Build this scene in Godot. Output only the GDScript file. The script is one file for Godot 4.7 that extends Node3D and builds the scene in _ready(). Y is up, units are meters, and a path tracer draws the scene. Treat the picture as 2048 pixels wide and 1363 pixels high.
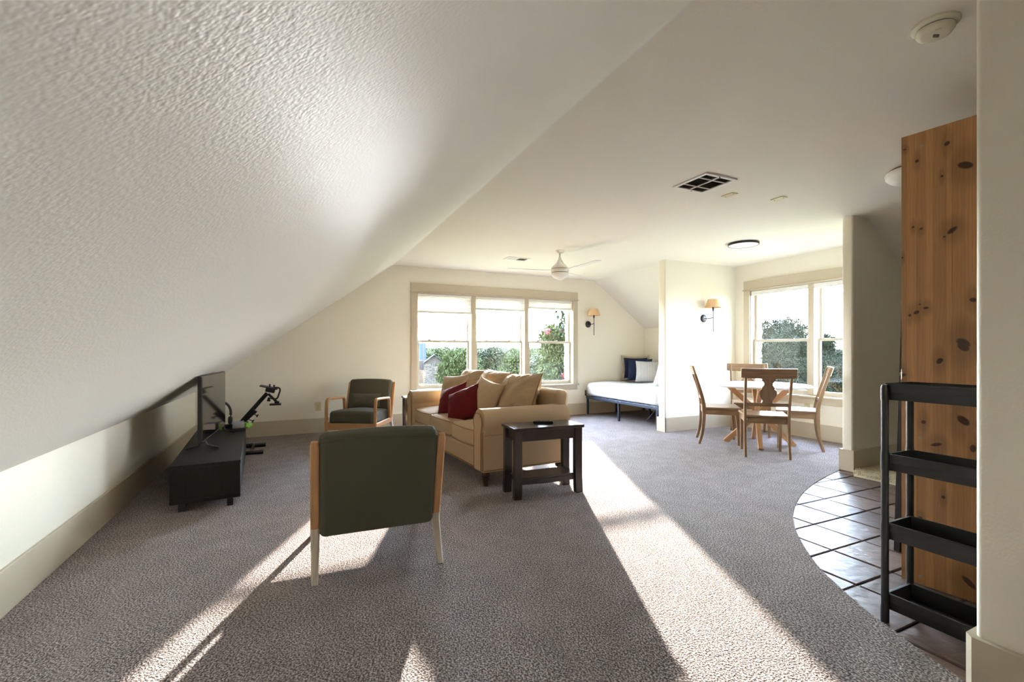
extends Node3D
# Attic living room. World: x to the right along the far wall, y up, depth runs along -z.

var used := {}
var M := {}
var rng := RandomNumberGenerator.new()

# ---------------------------------------------------------------- mesh builder
class MB:
	var v := PackedVector3Array()
	var n := PackedVector3Array()
	var uv := PackedVector2Array()
	var ix := PackedInt32Array()

	func vert(p: Vector3, nn: Vector3, t := Vector2.ZERO) -> int:
		v.append(p); n.append(nn); uv.append(t)
		return v.size() - 1

	func tri(a: int, b: int, c: int) -> void:
		var g := (v[b] - v[a]).cross(v[c] - v[a])
		if g.length_squared() < 1e-16: return
		if g.dot(n[a] + n[b] + n[c]) > 0.0:
			ix.append(a); ix.append(c); ix.append(b)
		else:
			ix.append(a); ix.append(b); ix.append(c)

	func quad(a: int, b: int, c: int, d: int) -> void:
		tri(a, b, c); tri(a, c, d)

	func face(pts: Array, nn: Vector3) -> void:
		var i0 := v.size()
		for p in pts: vert(p, nn, Vector2(p.x + p.z, p.y))
		for i in range(1, pts.size() - 1): tri(i0, i0 + i, i0 + i + 1)

	# box with rounded edges; g = axis along which wood grain runs
	func rbox(c: Vector3, s: Vector3, r := 0.0, bs := Basis(), g := 1, seg := 1, sub := 0, warp = null) -> void:
		var h := s * 0.5
		r = minf(r, minf(h.x, minf(h.y, h.z)) * 0.98)
		var e := h - Vector3(r, r, r)
		var a := []
		if r <= 0.0:
			a = [[-1.0, 0.0]]
		else:
			for i in seg + 1: a.append([-1.0, tan(-PI / 4.0 * (1.0 - float(i) / seg))])
		for i in sub: a.append([-1.0 + 2.0 * (i + 1.0) / (sub + 1.0), 0.0])
		if r <= 0.0:
			a.append([1.0, 0.0])
		else:
			for i in seg + 1: a.append([1.0, tan(PI / 4.0 * float(i) / seg)])
		var k := a.size()
		var i00 := v.size()
		for ax in 3:
			for sg: float in [-1.0, 1.0]:
				var u := (ax + 1) % 3
				var w := (ax + 2) % 3
				var i0 := v.size()
				for q in a:
					for z in a:
						var d := Vector3.ZERO
						d[ax] = sg; d[u] = q[1]; d[w] = z[1]
						d = d.normalized()
						var p := Vector3.ZERO
						p[ax] = sg * e[ax]; p[u] = q[0] * e[u]; p[w] = z[0] * e[w]
						p += d * r
						var t: Vector2
						if ax == g: t = Vector2(p[u], p[w])
						else: t = Vector2(p[3 - ax - g] + 0.37 * ax, p[g])
						if warp != null: p = warp.call(p)
						vert(c + bs * p, bs * d, t + Vector2(c.x * 1.7 + c.z, c.y * 0.9 + c.x))
				for i in k - 1:
					for j in k - 1:
						quad(i0 + i * k + j, i0 + i * k + j + 1, i0 + (i + 1) * k + j + 1, i0 + (i + 1) * k + j)
		if warp != null: weld(i00)

	# recompute smooth normals from a start vertex on, welding equal places
	func weld(i0: int) -> void:
		var acc := {}
		for t in range(0, ix.size(), 3):
			if ix[t] < i0: continue
			var fn := -(v[ix[t + 1]] - v[ix[t]]).cross(v[ix[t + 2]] - v[ix[t]])
			for q in 3:
				var key := (v[ix[t + q]] * 20000.0).round()
				acc[key] = acc.get(key, Vector3.ZERO) + fn
		for i in range(i0, v.size()):
			var key := (v[i] * 20000.0).round()
			if acc.has(key) and acc[key].length() > 1e-14: n[i] = acc[key].normalized()

	func bx(x0: float, x1: float, y0: float, y1: float, d0: float, d1: float, r := 0.0, g := 1) -> void:
		rbox(Vector3((x0 + x1) / 2, (y0 + y1) / 2, -(d0 + d1) / 2), Vector3(absf(x1 - x0), absf(y1 - y0), absf(d1 - d0)), r, Basis(), g)

	func tube(pts: Array, rad, sides := 10, cap := true) -> void:
		var m := pts.size()
		var nrm := Vector3.ZERO
		var i0 := v.size()
		var len := 0.0
		for i in m:
			var p: Vector3 = pts[i]
			var t: Vector3 = (pts[mini(i + 1, m - 1)] - pts[maxi(i - 1, 0)]).normalized()
			if i == 0:
				nrm = t.cross(Vector3.UP if absf(t.y) < 0.9 else Vector3.RIGHT).normalized()
			else:
				nrm = (nrm - t * nrm.dot(t)).normalized()
				len += (pts[i] - pts[i - 1]).length()
			var bn := t.cross(nrm)
			var r: float = rad[i] if rad is Array else rad
			for k in sides + 1:
				var a := TAU * k / sides
				var d := nrm * cos(a) + bn * sin(a)
				vert(p + d * r, d, Vector2(a * 0.03, len))
			if cap and (i == 0 or i == m - 1):
				var cn := t * (-1.0 if i == 0 else 1.0)
				var ring := []
				for k in sides: ring.append(p + (nrm * cos(TAU * k / sides) + bn * sin(TAU * k / sides)) * r)
				caps.append([ring, cn])
		for i in m - 1:
			for k in sides:
				var a := i0 + i * (sides + 1) + k
				quad(a, a + 1, a + sides + 2, a + sides + 1)
		for q in caps: face(q[0], q[1])
		caps = []
	var caps := []

	# swept bar of rounded rectangular section; wid is measured along side
	func bar(pts: Array, wid, thk, side: Vector3, r := 0.004) -> void:
		var m := pts.size()
		var i0 := v.size()
		var len := 0.0
		for i in m:
			var t: Vector3 = (pts[mini(i + 1, m - 1)] - pts[maxi(i - 1, 0)]).normalized()
			var sd := (side - t * side.dot(t)).normalized()
			var ot := t.cross(sd)
			if i > 0: len += (pts[i] - pts[i - 1]).length()
			var hw: float = (wid[i] if wid is Array else wid) * 0.5
			var ht: float = (thk[i] if thk is Array else thk) * 0.5
			var rr := minf(r, minf(hw, ht) * 0.95)
			var ring := []
			for q in [[1, 1], [-1, 1], [-1, -1], [1, -1]]:
				var cx: Vector3 = sd * (hw - rr) * q[0] + ot * (ht - rr) * q[1]
				var first: Vector3 = sd * q[0] if q[0] * q[1] > 0 else ot * q[1]
				var second: Vector3 = ot * q[1] if q[0] * q[1] > 0 else sd * q[0]
				for nn: Vector3 in [first, (first + second).normalized(), second]:
					ring.append([pts[i] + cx + nn * rr, nn])
			ring.append(ring[0])
			for k in ring.size(): vert(ring[k][0], ring[k][1], Vector2(k * 0.011, len))
			if i == 0 or i == m - 1:
				var cp := []
				for k in 12: cp.append(ring[k][0])
				caps.append([cp, t * (-1.0 if i == 0 else 1.0)])
		for i in m - 1:
			for k in 12:
				var a := i0 + i * 13 + k
				quad(a, a + 1, a + 14, a + 13)
		for q in caps: face(q[0], q[1])
		caps = []

	func lathe(prof: Array, sides := 24, c := Vector3.ZERO, bs := Basis()) -> void:
		var m := prof.size()
		var sn := []
		for i in m - 1:
			var d: Vector2 = prof[i + 1] - prof[i]
			sn.append(Vector2(d.y, -d.x).normalized())
		var area := 0.0
		for i in m: area += prof[i].x * prof[(i + 1) % m].y - prof[(i + 1) % m].x * prof[i].y
		var flip := 1.0
		var gain := 0.0
		for i in m - 1: gain += (prof[i].x + prof[i + 1].x) * (prof[i + 1].y - prof[i].y)
		if gain < 0: flip = -1.0
		for i in m - 1:
			var na: Vector2 = sn[i]
			var nb: Vector2 = sn[i]
			if i > 0 and sn[i - 1].dot(sn[i]) > 0.6: na = (sn[i - 1] + sn[i]).normalized()
			if i < m - 2 and sn[i + 1].dot(sn[i]) > 0.6: nb = (sn[i + 1] + sn[i]).normalized()
			var i0 := v.size()
			for q in [[prof[i], na], [prof[i + 1], nb]]:
				for k in sides + 1:
					var a := TAU * k / sides
					var d := Vector3(cos(a), 0, sin(a))
					vert(c + bs * (d * q[0].x + Vector3(0, q[0].y, 0)), bs * ((d * q[1].x + Vector3(0, q[1].y, 0)) * flip), Vector2(a * 0.05, q[0].y))
			for k in sides: quad(i0 + k, i0 + k + 1, i0 + sides + 2 + k, i0 + sides + 1 + k)

	# polygon in local xy pushed out along local z from 0 to depth
	func prism(poly: PackedVector2Array, depth: float, xf := Transform3D(), soft := 0.75) -> void:
		if Geometry2D.is_polygon_clockwise(poly): poly.reverse()
		var m := poly.size()
		var tr := Geometry2D.triangulate_polygon(poly)
		for side in 2:
			var i0 := v.size()
			var nn := xf.basis * Vector3(0, 0, -1 if side == 0 else 1)
			for p in poly: vert(xf * Vector3(p.x, p.y, depth * side), nn, p)
			for t in range(0, tr.size(), 3): tri(i0 + tr[t], i0 + tr[t + 1], i0 + tr[t + 2])
		var en := []
		for i in m:
			var d := poly[(i + 1) % m] - poly[i]
			en.append(Vector2(d.y, -d.x).normalized())
		if Geometry2D.is_polygon_clockwise(poly):
			for i in m: en[i] = -en[i]
		var len := 0.0
		for i in m:
			var a := poly[i]
			var b := poly[(i + 1) % m]
			var na: Vector2 = en[i]
			var nb: Vector2 = en[i]
			var pv: Vector2 = en[(i + m - 1) % m]
			var nx: Vector2 = en[(i + 1) % m]
			if pv.dot(en[i]) > soft: na = (pv + en[i]).normalized()
			if nx.dot(en[i]) > soft: nb = (nx + en[i]).normalized()
			var l2 := len + (b - a).length()
			var i0 := v.size()
			vert(xf * Vector3(a.x, a.y, 0), xf.basis * Vector3(na.x, na.y, 0), Vector2(0, len))
			vert(xf * Vector3(b.x, b.y, 0), xf.basis * Vector3(nb.x, nb.y, 0), Vector2(0, l2))
			vert(xf * Vector3(b.x, b.y, depth), xf.basis * Vector3(nb.x, nb.y, 0), Vector2(depth, l2))
			vert(xf * Vector3(a.x, a.y, depth), xf.basis * Vector3(na.x, na.y, 0), Vector2(depth, len))
			quad(i0, i0 + 1, i0 + 2, i0 + 3)
			len = l2

	# stuffed pillow standing in local xy, thick along z
	func pillow(w: float, h: float, t: float, xf: Transform3D, pinch := 0.10, seed := 1, wr := 0.006, N := 22) -> void:
		var fn := FastNoiseLite.new()
		fn.seed = seed
		fn.frequency = 1.4
		var i00 := v.size()
		for side: float in [1.0, -1.0]:
			var i0 := v.size()
			for i in N + 1:
				for j in N + 1:
					var a := sin((-1.0 + 2.0 * i / N) * PI / 2.0)
					var b := sin((-1.0 + 2.0 * j / N) * PI / 2.0)
					var th := pow(1.0 - pow(absf(a), 2.6), 0.62) * pow(1.0 - pow(absf(b), 2.6), 0.62)
					var x := w * 0.5 * a * (1.0 - pinch * (1.0 - b * b) * absf(a))
					var y := h * 0.5 * b * (1.0 - pinch * (1.0 - a * a) * absf(b))
					var ang := atan2(b, a)
					var rad := Vector2(a, b).length()
					var fold := fn.get_noise_2d(ang * 3.0 + side * 9.0, rad * 0.5) * wr * 2.4 * smoothstep(0.3, 0.8, rad) * pow(th, 0.5)
					fold += fn.get_noise_2d(a * 0.8 + 20.0, b * 0.8 + side * 5.0) * wr * 2.0 * th
					vert(xf * Vector3(x, y, side * (t * 0.5 * th) + fold), xf.basis * Vector3(0, 0, side), Vector2(x, y))
			for i in N:
				for j in N:
					quad(i0 + i * (N + 1) + j, i0 + i * (N + 1) + j + 1, i0 + (i + 1) * (N + 1) + j + 1, i0 + (i + 1) * (N + 1) + j)
		weld(i00)

	func mesh() -> ArrayMesh:
		var arr := []
		arr.resize(Mesh.ARRAY_MAX)
		arr[Mesh.ARRAY_VERTEX] = v
		arr[Mesh.ARRAY_NORMAL] = n
		arr[Mesh.ARRAY_TEX_UV] = uv
		arr[Mesh.ARRAY_INDEX] = ix
		var am := ArrayMesh.new()
		am.add_surface_from_arrays(Mesh.PRIMITIVE_TRIANGLES, arr)
		return am

# ---------------------------------------------------------------- scene helpers
func numbered(called: String) -> String:
	if not used.has(called):
		used[called] = 0
		return called
	used[called] += 1
	return "%s_%03d" % [called, used[called]]

func obj(called: String, mb: MB, m: Material, parent: Node = self) -> MeshInstance3D:
	var o := MeshInstance3D.new()
	o.mesh = mb.mesh()
	o.material_override = m
	o.name = numbered(called) if parent == self else called
	o.cast_shadow = GeometryInstance3D.SHADOW_CASTING_SETTING_ON
	parent.add_child(o, true)
	return o

func again(o: MeshInstance3D, parent: Node, xf := Transform3D(), m: Material = null) -> MeshInstance3D:
	var c := MeshInstance3D.new()
	c.mesh = o.mesh
	c.material_override = m if m else o.material_override
	c.name = o.name
	c.transform = xf
	parent.add_child(c, true)
	return c

func tag(o: Node, label: String, category: String, group := "") -> Node:
	o.set_meta("label", label)
	o.set_meta("category", category)
	if group: o.set_meta("group", group)
	return o

func thing(called: String, label: String, category: String, at := Vector3.ZERO, turn := 0.0, group := "") -> Node3D:
	var o := Node3D.new()
	o.name = numbered(called)
	add_child(o)
	o.position = at
	o.rotation.y = deg_to_rad(turn)
	tag(o, label, category, group)
	return o

func struct(called: String, mb: MB, m: Material, label := "") -> MeshInstance3D:
	var o := obj(called, mb, m)
	o.set_meta("kind", "structure")
	if label: o.set_meta("label", label)
	return o

func W(x: float, y: float, d: float) -> Vector3:
	return Vector3(x, y, -d)

func arc2(c: Vector2, r: float, a0: float, a1: float, k := 6) -> PackedVector2Array:
	var p := PackedVector2Array()
	for i in k + 1:
		var a := deg_to_rad(lerpf(a0, a1, float(i) / k))
		p.append(c + Vector2(cos(a), sin(a)) * r)
	return p

func round_poly(pts: Array, rad: Array, k := 5) -> PackedVector2Array:
	var out := PackedVector2Array()
	var m := pts.size()
	for i in m:
		var p: Vector2 = pts[i]
		var r: float = rad[i]
		if r <= 0.0:
			out.append(p)
			continue
		var a: Vector2 = (pts[(i + m - 1) % m] - p).normalized()
		var b: Vector2 = (pts[(i + 1) % m] - p).normalized()
		var half := absf(a.angle_to(b)) * 0.5
		var cut := r / tan(half)
		var c := p + (a + b).normalized() * (r / sin(half))
		var s := (p + a * cut) - c
		var e := (p + b * cut) - c
		var turn := s.angle_to(e)
		for q in k + 1: out.append(c + s.rotated(turn * q / k))
	return out

# wall of plan polygon (x, depth) standing from y0 to y1
func plan(mb: MB, pts: PackedVector2Array, y0: float, y1: float) -> void:
	var xf := Transform3D(Basis(Vector3(1, 0, 0), Vector3(0, 0, -1), Vector3(0, 1, 0)), Vector3(0, y0, 0))
	mb.prism(pts, y1 - y0, xf)

func bez(a: Vector3, b: Vector3, c: Vector3, d: Vector3, k := 10) -> Array:
	var p := []
	for i in k + 1:
		p.append(a.bezier_interpolate(b, c, d, float(i) / k))
	return p

# ---------------------------------------------------------------- materials
func srgb(r: int, g: int, b: int) -> Color:
	return Color(r / 255.0, g / 255.0, b / 255.0)

func mat(c: Color, rough := 0.8, metal := 0.0, spec := 0.5) -> StandardMaterial3D:
	var m := StandardMaterial3D.new()
	m.albedo_color = c
	m.roughness = rough
	m.metallic = metal
	m.metallic_specular = spec
	return m

func noise_tex(size: int, freq: float, seed: int, kind := 0, oct := 3, amp := 4.0) -> ImageTexture:
	var f := FastNoiseLite.new()
	f.seed = seed
	f.frequency = freq
	f.fractal_octaves = oct
	if kind == 1:
		f.noise_type = FastNoiseLite.TYPE_CELLULAR
		f.fractal_type = FastNoiseLite.FRACTAL_NONE
		f.cellular_return_type = FastNoiseLite.RETURN_DISTANCE
	elif kind == 0:
		f.noise_type = FastNoiseLite.TYPE_SIMPLEX_SMOOTH
	var im := f.get_seamless_image(size, size, false, false, 0.15)
	if amp > 0.0:
		im.convert(Image.FORMAT_RGBA8)
		im.bump_map_to_normal_map(amp)
	return ImageTexture.create_from_image(im)

# grey noise between two tones, for tinting an albedo
func tone_tex(size: int, freq: float, seed: int, lo: float, hi: float, stretch := Vector2.ONE, oct := 4) -> ImageTexture:
	var f := FastNoiseLite.new()
	f.seed = seed
	f.frequency = freq
	f.fractal_octaves = oct
	var d := PackedByteArray()
	d.resize(size * size * 3)
	for y in size:
		for x in size:
			# blend across the border so that the tile repeats
			var bx := float(x) / size
			var a := f.get_noise_2d(x * stretch.x, y * stretch.y)
			var b := f.get_noise_2d((x - size) * stretch.x, y * stretch.y)
			var t := lerpf(a, b, smoothstep(0.85, 1.0, bx))
			var by := float(y) / size
			if by > 0.85:
				var c2 := lerpf(f.get_noise_2d(x * stretch.x, (y - size) * stretch.y), f.get_noise_2d((x - size) * stretch.x, (y - size) * stretch.y), smoothstep(0.85, 1.0, bx))
				t = lerpf(t, c2, smoothstep(0.85, 1.0, by))
			var q := int(clampf(lerpf(lo, hi, t * 0.5 + 0.5), 0.0, 1.0) * 255.0)
			var o := (y * size + x) * 3
			d[o] = q; d[o + 1] = q; d[o + 2] = q
	return ImageTexture.create_from_image(Image.create_from_data(size, size, false, Image.FORMAT_RGB8, d))

func tri_plane(m: StandardMaterial3D, per_metre: float, world := true) -> StandardMaterial3D:
	m.uv1_triplanar = true
	m.uv1_world_triplanar = world
	m.uv1_scale = Vector3.ONE * per_metre
	return m

func bumpy(m: StandardMaterial3D, t: Texture2D, s: float) -> StandardMaterial3D:
	m.normal_enabled = true
	m.normal_texture = t
	m.normal_scale = s
	return m

func wood(c: Color, t: Texture2D, rough := 0.45) -> StandardMaterial3D:
	var m := mat(c, rough)
	m.albedo_texture = t
	m.uv1_scale = Vector3(3.0, 1.2, 1.0)
	return m

func cloth(c: Color, sheen := 0.2) -> StandardMaterial3D:
	var m := mat(c, 0.9, 0.0, 0.25)
	m.albedo_texture = M.weave_tone
	bumpy(m, M.weave_bump, 0.28)
	tri_plane(m, 6.0, false)
	if sheen > 0.0:
		m.rim_enabled = true
		m.rim = sheen
		m.rim_tint = 0.6
	return m

func carpet_textures() -> Array:
	# pile: short twisted yarns, light and dark flecks; height from the same field
	var S := 2048
	var f := FastNoiseLite.new()
	f.seed = 5
	f.noise_type = FastNoiseLite.TYPE_SIMPLEX_SMOOTH
	f.frequency = 0.075
	f.fractal_octaves = 3
	f.fractal_gain = 0.6
	var im := f.get_seamless_image(S, S, false, false, 0.1)
	im.convert(Image.FORMAT_L8)
	var wear := FastNoiseLite.new()
	wear.seed = 6
	wear.frequency = 0.03
	var lw := wear.get_seamless_image(256, 256, false, false, 0.15)
	lw.convert(Image.FORMAT_L8)
	lw.resize(S, S, Image.INTERPOLATE_CUBIC)
	var low := lw.get_data()
	var h := im.get_data()
	var d := PackedByteArray()
	d.resize(S * S * 3)
	for i in S * S:
		var t := h[i] / 255.0
		var q := lerpf(0.47, 1.0, smoothstep(0.2, 0.8, t)) * (0.9 + 0.1 * low[i] / 255.0)
		d[i * 3] = int(q * 255.0); d[i * 3 + 1] = int(q * 252.0); d[i * 3 + 2] = int(q * 250.0)
	var col := ImageTexture.create_from_image(Image.create_from_data(S, S, false, Image.FORMAT_RGB8, d))
	im.convert(Image.FORMAT_RGBA8)
	im.bump_map_to_normal_map(9.0)
	return [col, ImageTexture.create_from_image(im)]

func make_materials() -> void:
	M.weave_bump = noise_tex(256, 0.2, 3, 0, 2, 3.0)
	M.weave_tone = tone_tex(256, 0.22, 8, 0.86, 1.0)
	M.grain = tone_tex(512, 0.02, 21, 0.62, 1.0, Vector2(3.0, 0.25))
	M.grain_fine = tone_tex(256, 0.03, 22, 0.8, 1.0, Vector2(4.0, 0.3))
	var peel := noise_tex(1024, 0.045, 11, 0, 2, 5.0)
	var paint := srgb(240, 235, 219)
	M.wall = bumpy(tri_plane(mat(paint, 0.55, 0.0, 0.4), 1.6), peel, 0.16)
	M.ceil = bumpy(tri_plane(mat(srgb(239, 234, 222), 0.6, 0.0, 0.4), 1.8), peel, 0.26)
	M.slope = bumpy(tri_plane(mat(srgb(236, 233, 225), 0.49, 0.0, 0.5), 2.3), peel, 0.34)
	M.trim = mat(srgb(196, 184, 160), 0.4)
	M.sash = mat(srgb(198, 189, 170), 0.45)
	var ct := carpet_textures()
	var cm := mat(srgb(206, 195, 190), 1.0, 0.0, 0.1)
	cm.albedo_texture = ct[0]
	bumpy(cm, ct[1], 1.0)
	tri_plane(cm, 0.58)
	M.carpet = cm
	M.grout = mat(srgb(74, 66, 62), 0.9)
	var tile_bump := noise_tex(512, 0.012, 31, 0, 4, 9.0)
	M.tiles = []
	for q in 3:
		var tm := mat([srgb(126, 104, 92), srgb(117, 98, 88), srgb(134, 110, 94)][q], 0.42, 0.0, 0.4)
		tm.albedo_texture = tone_tex(256, 0.018, 40 + q, 0.72, 1.0)
		bumpy(tm, tile_bump, 0.22)
		tri_plane(tm, 1.7)
		M.tiles.append(tm)
	M.glass = mat(Color(0.10, 0.13, 0.12, 0.015), 0.02, 0.0, 0.5)
	M.glass.transparency = BaseMaterial3D.TRANSPARENCY_ALPHA
	M.white = mat(srgb(235, 234, 230), 0.45)
	M.ivory = mat(srgb(216, 204, 158), 0.45)
	M.shade = mat(srgb(244, 243, 240), 0.9, 0.0, 0.1)
	M.shade.backlight_enabled = true
	M.shade.backlight = Color(0.56, 0.55, 0.53)
	M.black = mat(srgb(24, 24, 26), 0.45)
	M.black_plastic = bumpy(tri_plane(mat(srgb(26, 26, 27), 0.42), 8.0, false), M.weave_bump, 0.12)
	M.black_metal = mat(srgb(30, 32, 38), 0.35, 0.3)
	M.sofa = cloth(srgb(200, 172, 136), 0.25)
	M.sofa_welt = mat(srgb(150, 116, 78), 0.85)
	M.nail = mat(srgb(120, 92, 54), 0.35, 0.8)
	M.red = cloth(srgb(104, 30, 32), 0.3)
	M.green = cloth(srgb(92, 90, 76), 0.35)
	M.oak = wood(srgb(212, 158, 108), M.grain_fine, 0.42)
	M.oak_pale = wood(srgb(222, 206, 186), M.grain_fine, 0.45)
	M.espresso = wood(srgb(60, 50, 48), M.grain_fine, 0.3)
	M.foot = wood(srgb(62, 40, 30), M.grain_fine, 0.3)
	M.dark_board = wood(srgb(34, 30, 28), M.grain, 0.5)
	M.dark_board.metallic_specular = 0.36
	M.chair = wood(srgb(168, 133, 97), M.grain, 0.36)
	M.table_leg = wood(srgb(206, 158, 110), M.grain_fine, 0.42)
	var mb := mat(srgb(240, 240, 242), 0.18, 0.0, 0.5)
	mb.albedo_texture = tone_tex(256, 0.012, 77, 0.82, 1.06, Vector2(1, 2.0), 5)
	M.marble = tri_plane(mb, 1.1, false)
	M.sheet = cloth(srgb(236, 237, 242), 0.1)
	M.navy = cloth(srgb(38, 46, 74), 0.2)
	M.flange = cloth(srgb(168, 160, 142), 0.1)
	M.shade_cloth = mat(srgb(226, 190, 148), 0.9)
	M.shade_cloth.backlight_enabled = true
	M.shade_cloth.backlight = Color(0.3, 0.24, 0.17)
	M.bed_metal = mat(srgb(62, 68, 82), 0.35, 0.4)
	M.bronze = mat(srgb(50, 50, 56), 0.4, 0.4)
	M.screw = mat(srgb(170, 165, 150), 0.3, 0.8)
	M.rug = bumpy(tri_plane(mat(srgb(228, 216, 186), 1.0, 0.0, 0.1), 3.0), ct[1], 1.0)

# ---------------------------------------------------------------- the room
const XL := -1.184      # left knee wall
const KNEE := 0.633
const CREASE := 1.325   # where the left slope meets the flat ceiling
const CEIL := 2.468
const FAR := 7.09
const XR := 6.2
const BACK := -2.1
const PITCH := 0.7313

func tile_edge() -> PackedVector2Array:
	var raw := [Vector2(4.86, 2.735), Vector2(4.811, 2.715), Vector2(4.423, 2.622), Vector2(4.076, 2.521), Vector2(3.751, 2.401), Vector2(3.462, 2.264), Vector2(3.2, 2.115), Vector2(2.967, 1.948), Vector2(2.788, 1.792), Vector2(2.647, 1.651), Vector2(2.535, 1.522), Vector2(2.41, 1.34), Vector2(2.334, 1.219), Vector2(2.259, 1.058), Vector2(2.206, 0.954), Vector2(2.15, 0.82), Vector2(2.12, 0.72)]
	var c := Curve2D.new()
	for i in raw.size():
		var t: Vector2 = (raw[mini(i + 1, raw.size() - 1)] - raw[maxi(i - 1, 0)]) / 6.0
		c.add_point(raw[i], -t, t)
	return c.tessellate_even_length(5, 0.05)

func build_shell() -> void:
	var xo := 0.15
	# floor: slab, carpet, grout bed and one mesh for each tile
	var fl := Node3D.new()
	fl.name = "floor"
	add_child(fl)
	fl.set_meta("kind", "structure")
	var mb := MB.new()
	mb.bx(XL - xo, XR + xo, -0.25, -0.03, BACK - xo, FAR + xo)
	obj("subfloor", mb, M.grout, fl)
	var edge := tile_edge()
	var zone := edge.duplicate()
	zone.append(Vector2(2.12, BACK)); zone.append(Vector2(XR, BACK)); zone.append(Vector2(XR, 2.735))
	var room := PackedVector2Array([Vector2(XL, BACK), Vector2(XR, BACK), Vector2(XR, FAR), Vector2(XL, FAR)])
	mb = MB.new()
	for poly in Geometry2D.clip_polygons(room, zone): plan(mb, poly, -0.03, 0.0)
	var cp := obj("carpet", mb, M.carpet, fl)
	cp.set_meta("label", "taupe cut-pile wall-to-wall carpet")
	mb = MB.new()
	plan(mb, zone, -0.03, -0.0125)
	obj("grout", mb, M.grout, fl)
	var tile_n := 0
	for i in range(-2, 13):
		for j in range(-6, 6):
			var x0 := 2.23 + 0.31 * i
			var d0 := 1.352 + 0.297 * j
			if d0 < 0.0 or x0 > 5.6: continue
			var g := 0.005
			var q := PackedVector2Array([Vector2(x0 + g, d0 + g), Vector2(x0 + 0.31 - g, d0 + g), Vector2(x0 + 0.31 - g, d0 + 0.297 - g), Vector2(x0 + g, d0 + 0.297 - g)])
			for piece in Geometry2D.intersect_polygons(q, zone):
				if piece.size() < 3: continue
				mb = MB.new()
				var lift := rng.randf_range(-0.0012, 0.0012)
				# eased tile: a low plinth and a slightly smaller top
				plan(mb, piece, -0.02, -0.007 + lift)
				var small := Geometry2D.offset_polygon(piece, -0.004)
				for s in small: plan(mb, s, -0.0075 + lift, -0.004 + lift)
				obj("tile", mb, M.tiles[(i * 7 + j * 3 + 60) % 3], fl)
				tile_n += 1

	# left knee wall and sloping ceiling
	mb = MB.new()
	mb.bx(XL - xo, XL, 0, KNEE + 0.1, BACK, FAR)
	struct("wall_left", mb, M.wall, "low cream knee wall under the sloping ceiling")
	mb = MB.new()
	var sl := PackedVector2Array()
	sl.append(Vector2(XL - 0.2, KNEE - 0.2 * PITCH))
	sl.append(Vector2(XL, KNEE))
	var a := Vector2(CREASE - 0.015, CEIL - 0.015 * PITCH)
	sl.append(a - Vector2(1, PITCH) * 0.012)
	sl.append(a)
	for i in range(1, 8):
		var t := i / 8.0
		sl.append(a.lerp(Vector2(CREASE, CEIL), t).lerp(Vector2(CREASE, CEIL).lerp(Vector2(CREASE + 0.018, CEIL), t), t))
	sl.append(Vector2(CREASE + 0.018, CEIL))
	sl.append(Vector2(CREASE + 0.02, CEIL))
	sl.append(Vector2(CREASE + 0.022, CEIL + 0.2))
	sl.append(Vector2(CREASE - 0.05, CEIL + 0.2))
	sl.append(Vector2(XL - 0.2, KNEE + 0.12))
	mb.prism(sl, FAR + 0.15 - BACK + 0.15, Transform3D(Basis(), Vector3(0, 0, -FAR - 0.15)), 0.9)
	struct("ceiling_left", mb, M.slope, "large sloping textured ceiling over the television")
	mb = MB.new()
	mb.bx(CREASE + 0.02, XR + xo, CEIL, CEIL + 0.2, BACK - xo, FAR + xo)
	struct("ceiling", mb, M.ceil, "flat cream ceiling")
	# right slopes: over the bed alcove and over the kitchen
	for q in [[5.155, FAR, 5.003, 1.593], [BACK, 2.63, 5.08, 1.65]]:
		mb = MB.new()
		var s := PackedVector2Array([Vector2(q[2] - 0.05, CEIL), Vector2(q[2], CEIL), Vector2(XR, q[3]), Vector2(XR + 0.12, q[3] - 0.09), Vector2(XR + 0.12, CEIL + 0.01), Vector2(q[2], CEIL + 0.01)])
		mb.prism(s, q[1] - q[0], Transform3D(Basis(), Vector3(0, 0, -q[1])))
		struct("ceiling_right", mb, M.ceil, "sloping ceiling over the bed alcove" if q[0] > 0 else "sloping ceiling over the kitchen")

	# far wall with its window opening
	mb = MB.new()
	var d0 := FAR
	var d1 := FAR + xo
	mb.bx(XL - xo, 1.684, 0, CEIL, d0, d1)
	mb.bx(4.538, XR + xo, 0, CEIL, d0, d1)
	mb.bx(1.684, 4.538, 0, 0.563, d0, d1)
	mb.bx(1.684, 4.538, 2.07, CEIL, d0, d1)
	struct("wall_far", mb, M.wall, "cream gable wall around the triple window")
	# right wall with the dining window
	mb = MB.new()
	mb.bx(XR, XR + xo, 0, CEIL, BACK, 2.95)
	mb.bx(XR, XR + xo, 0, CEIL, 4.766, FAR + xo)
	mb.bx(XR, XR + xo, 0, 0.563, 2.95, 4.766)
	mb.bx(XR, XR + xo, 2.07, CEIL, 2.95, 4.766)
	struct("wall_right", mb, M.wall, "cream wall around the dining window")
	mb = MB.new()
	plan(mb, round_poly([Vector2(4.765, 5.02), Vector2(XR, 5.02), Vector2(XR, 5.155), Vector2(4.765, 5.155)], [0.018, 0, 0, 0.018]), 0, CEIL)
	struct("wall_partition", mb, M.wall, "cream partition between the bed alcove and the dining bay")
	mb = MB.new()
	plan(mb, round_poly([Vector2(4.845, 2.615), Vector2(XR, 2.615), Vector2(XR, 2.715), Vector2(4.845, 2.715)], [0.02, 0, 0, 0.02]), 0, CEIL)
	struct("wall_kitchen", mb, M.wall, "cream partition end between dining bay and kitchen")
	mb = MB.new()
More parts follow.
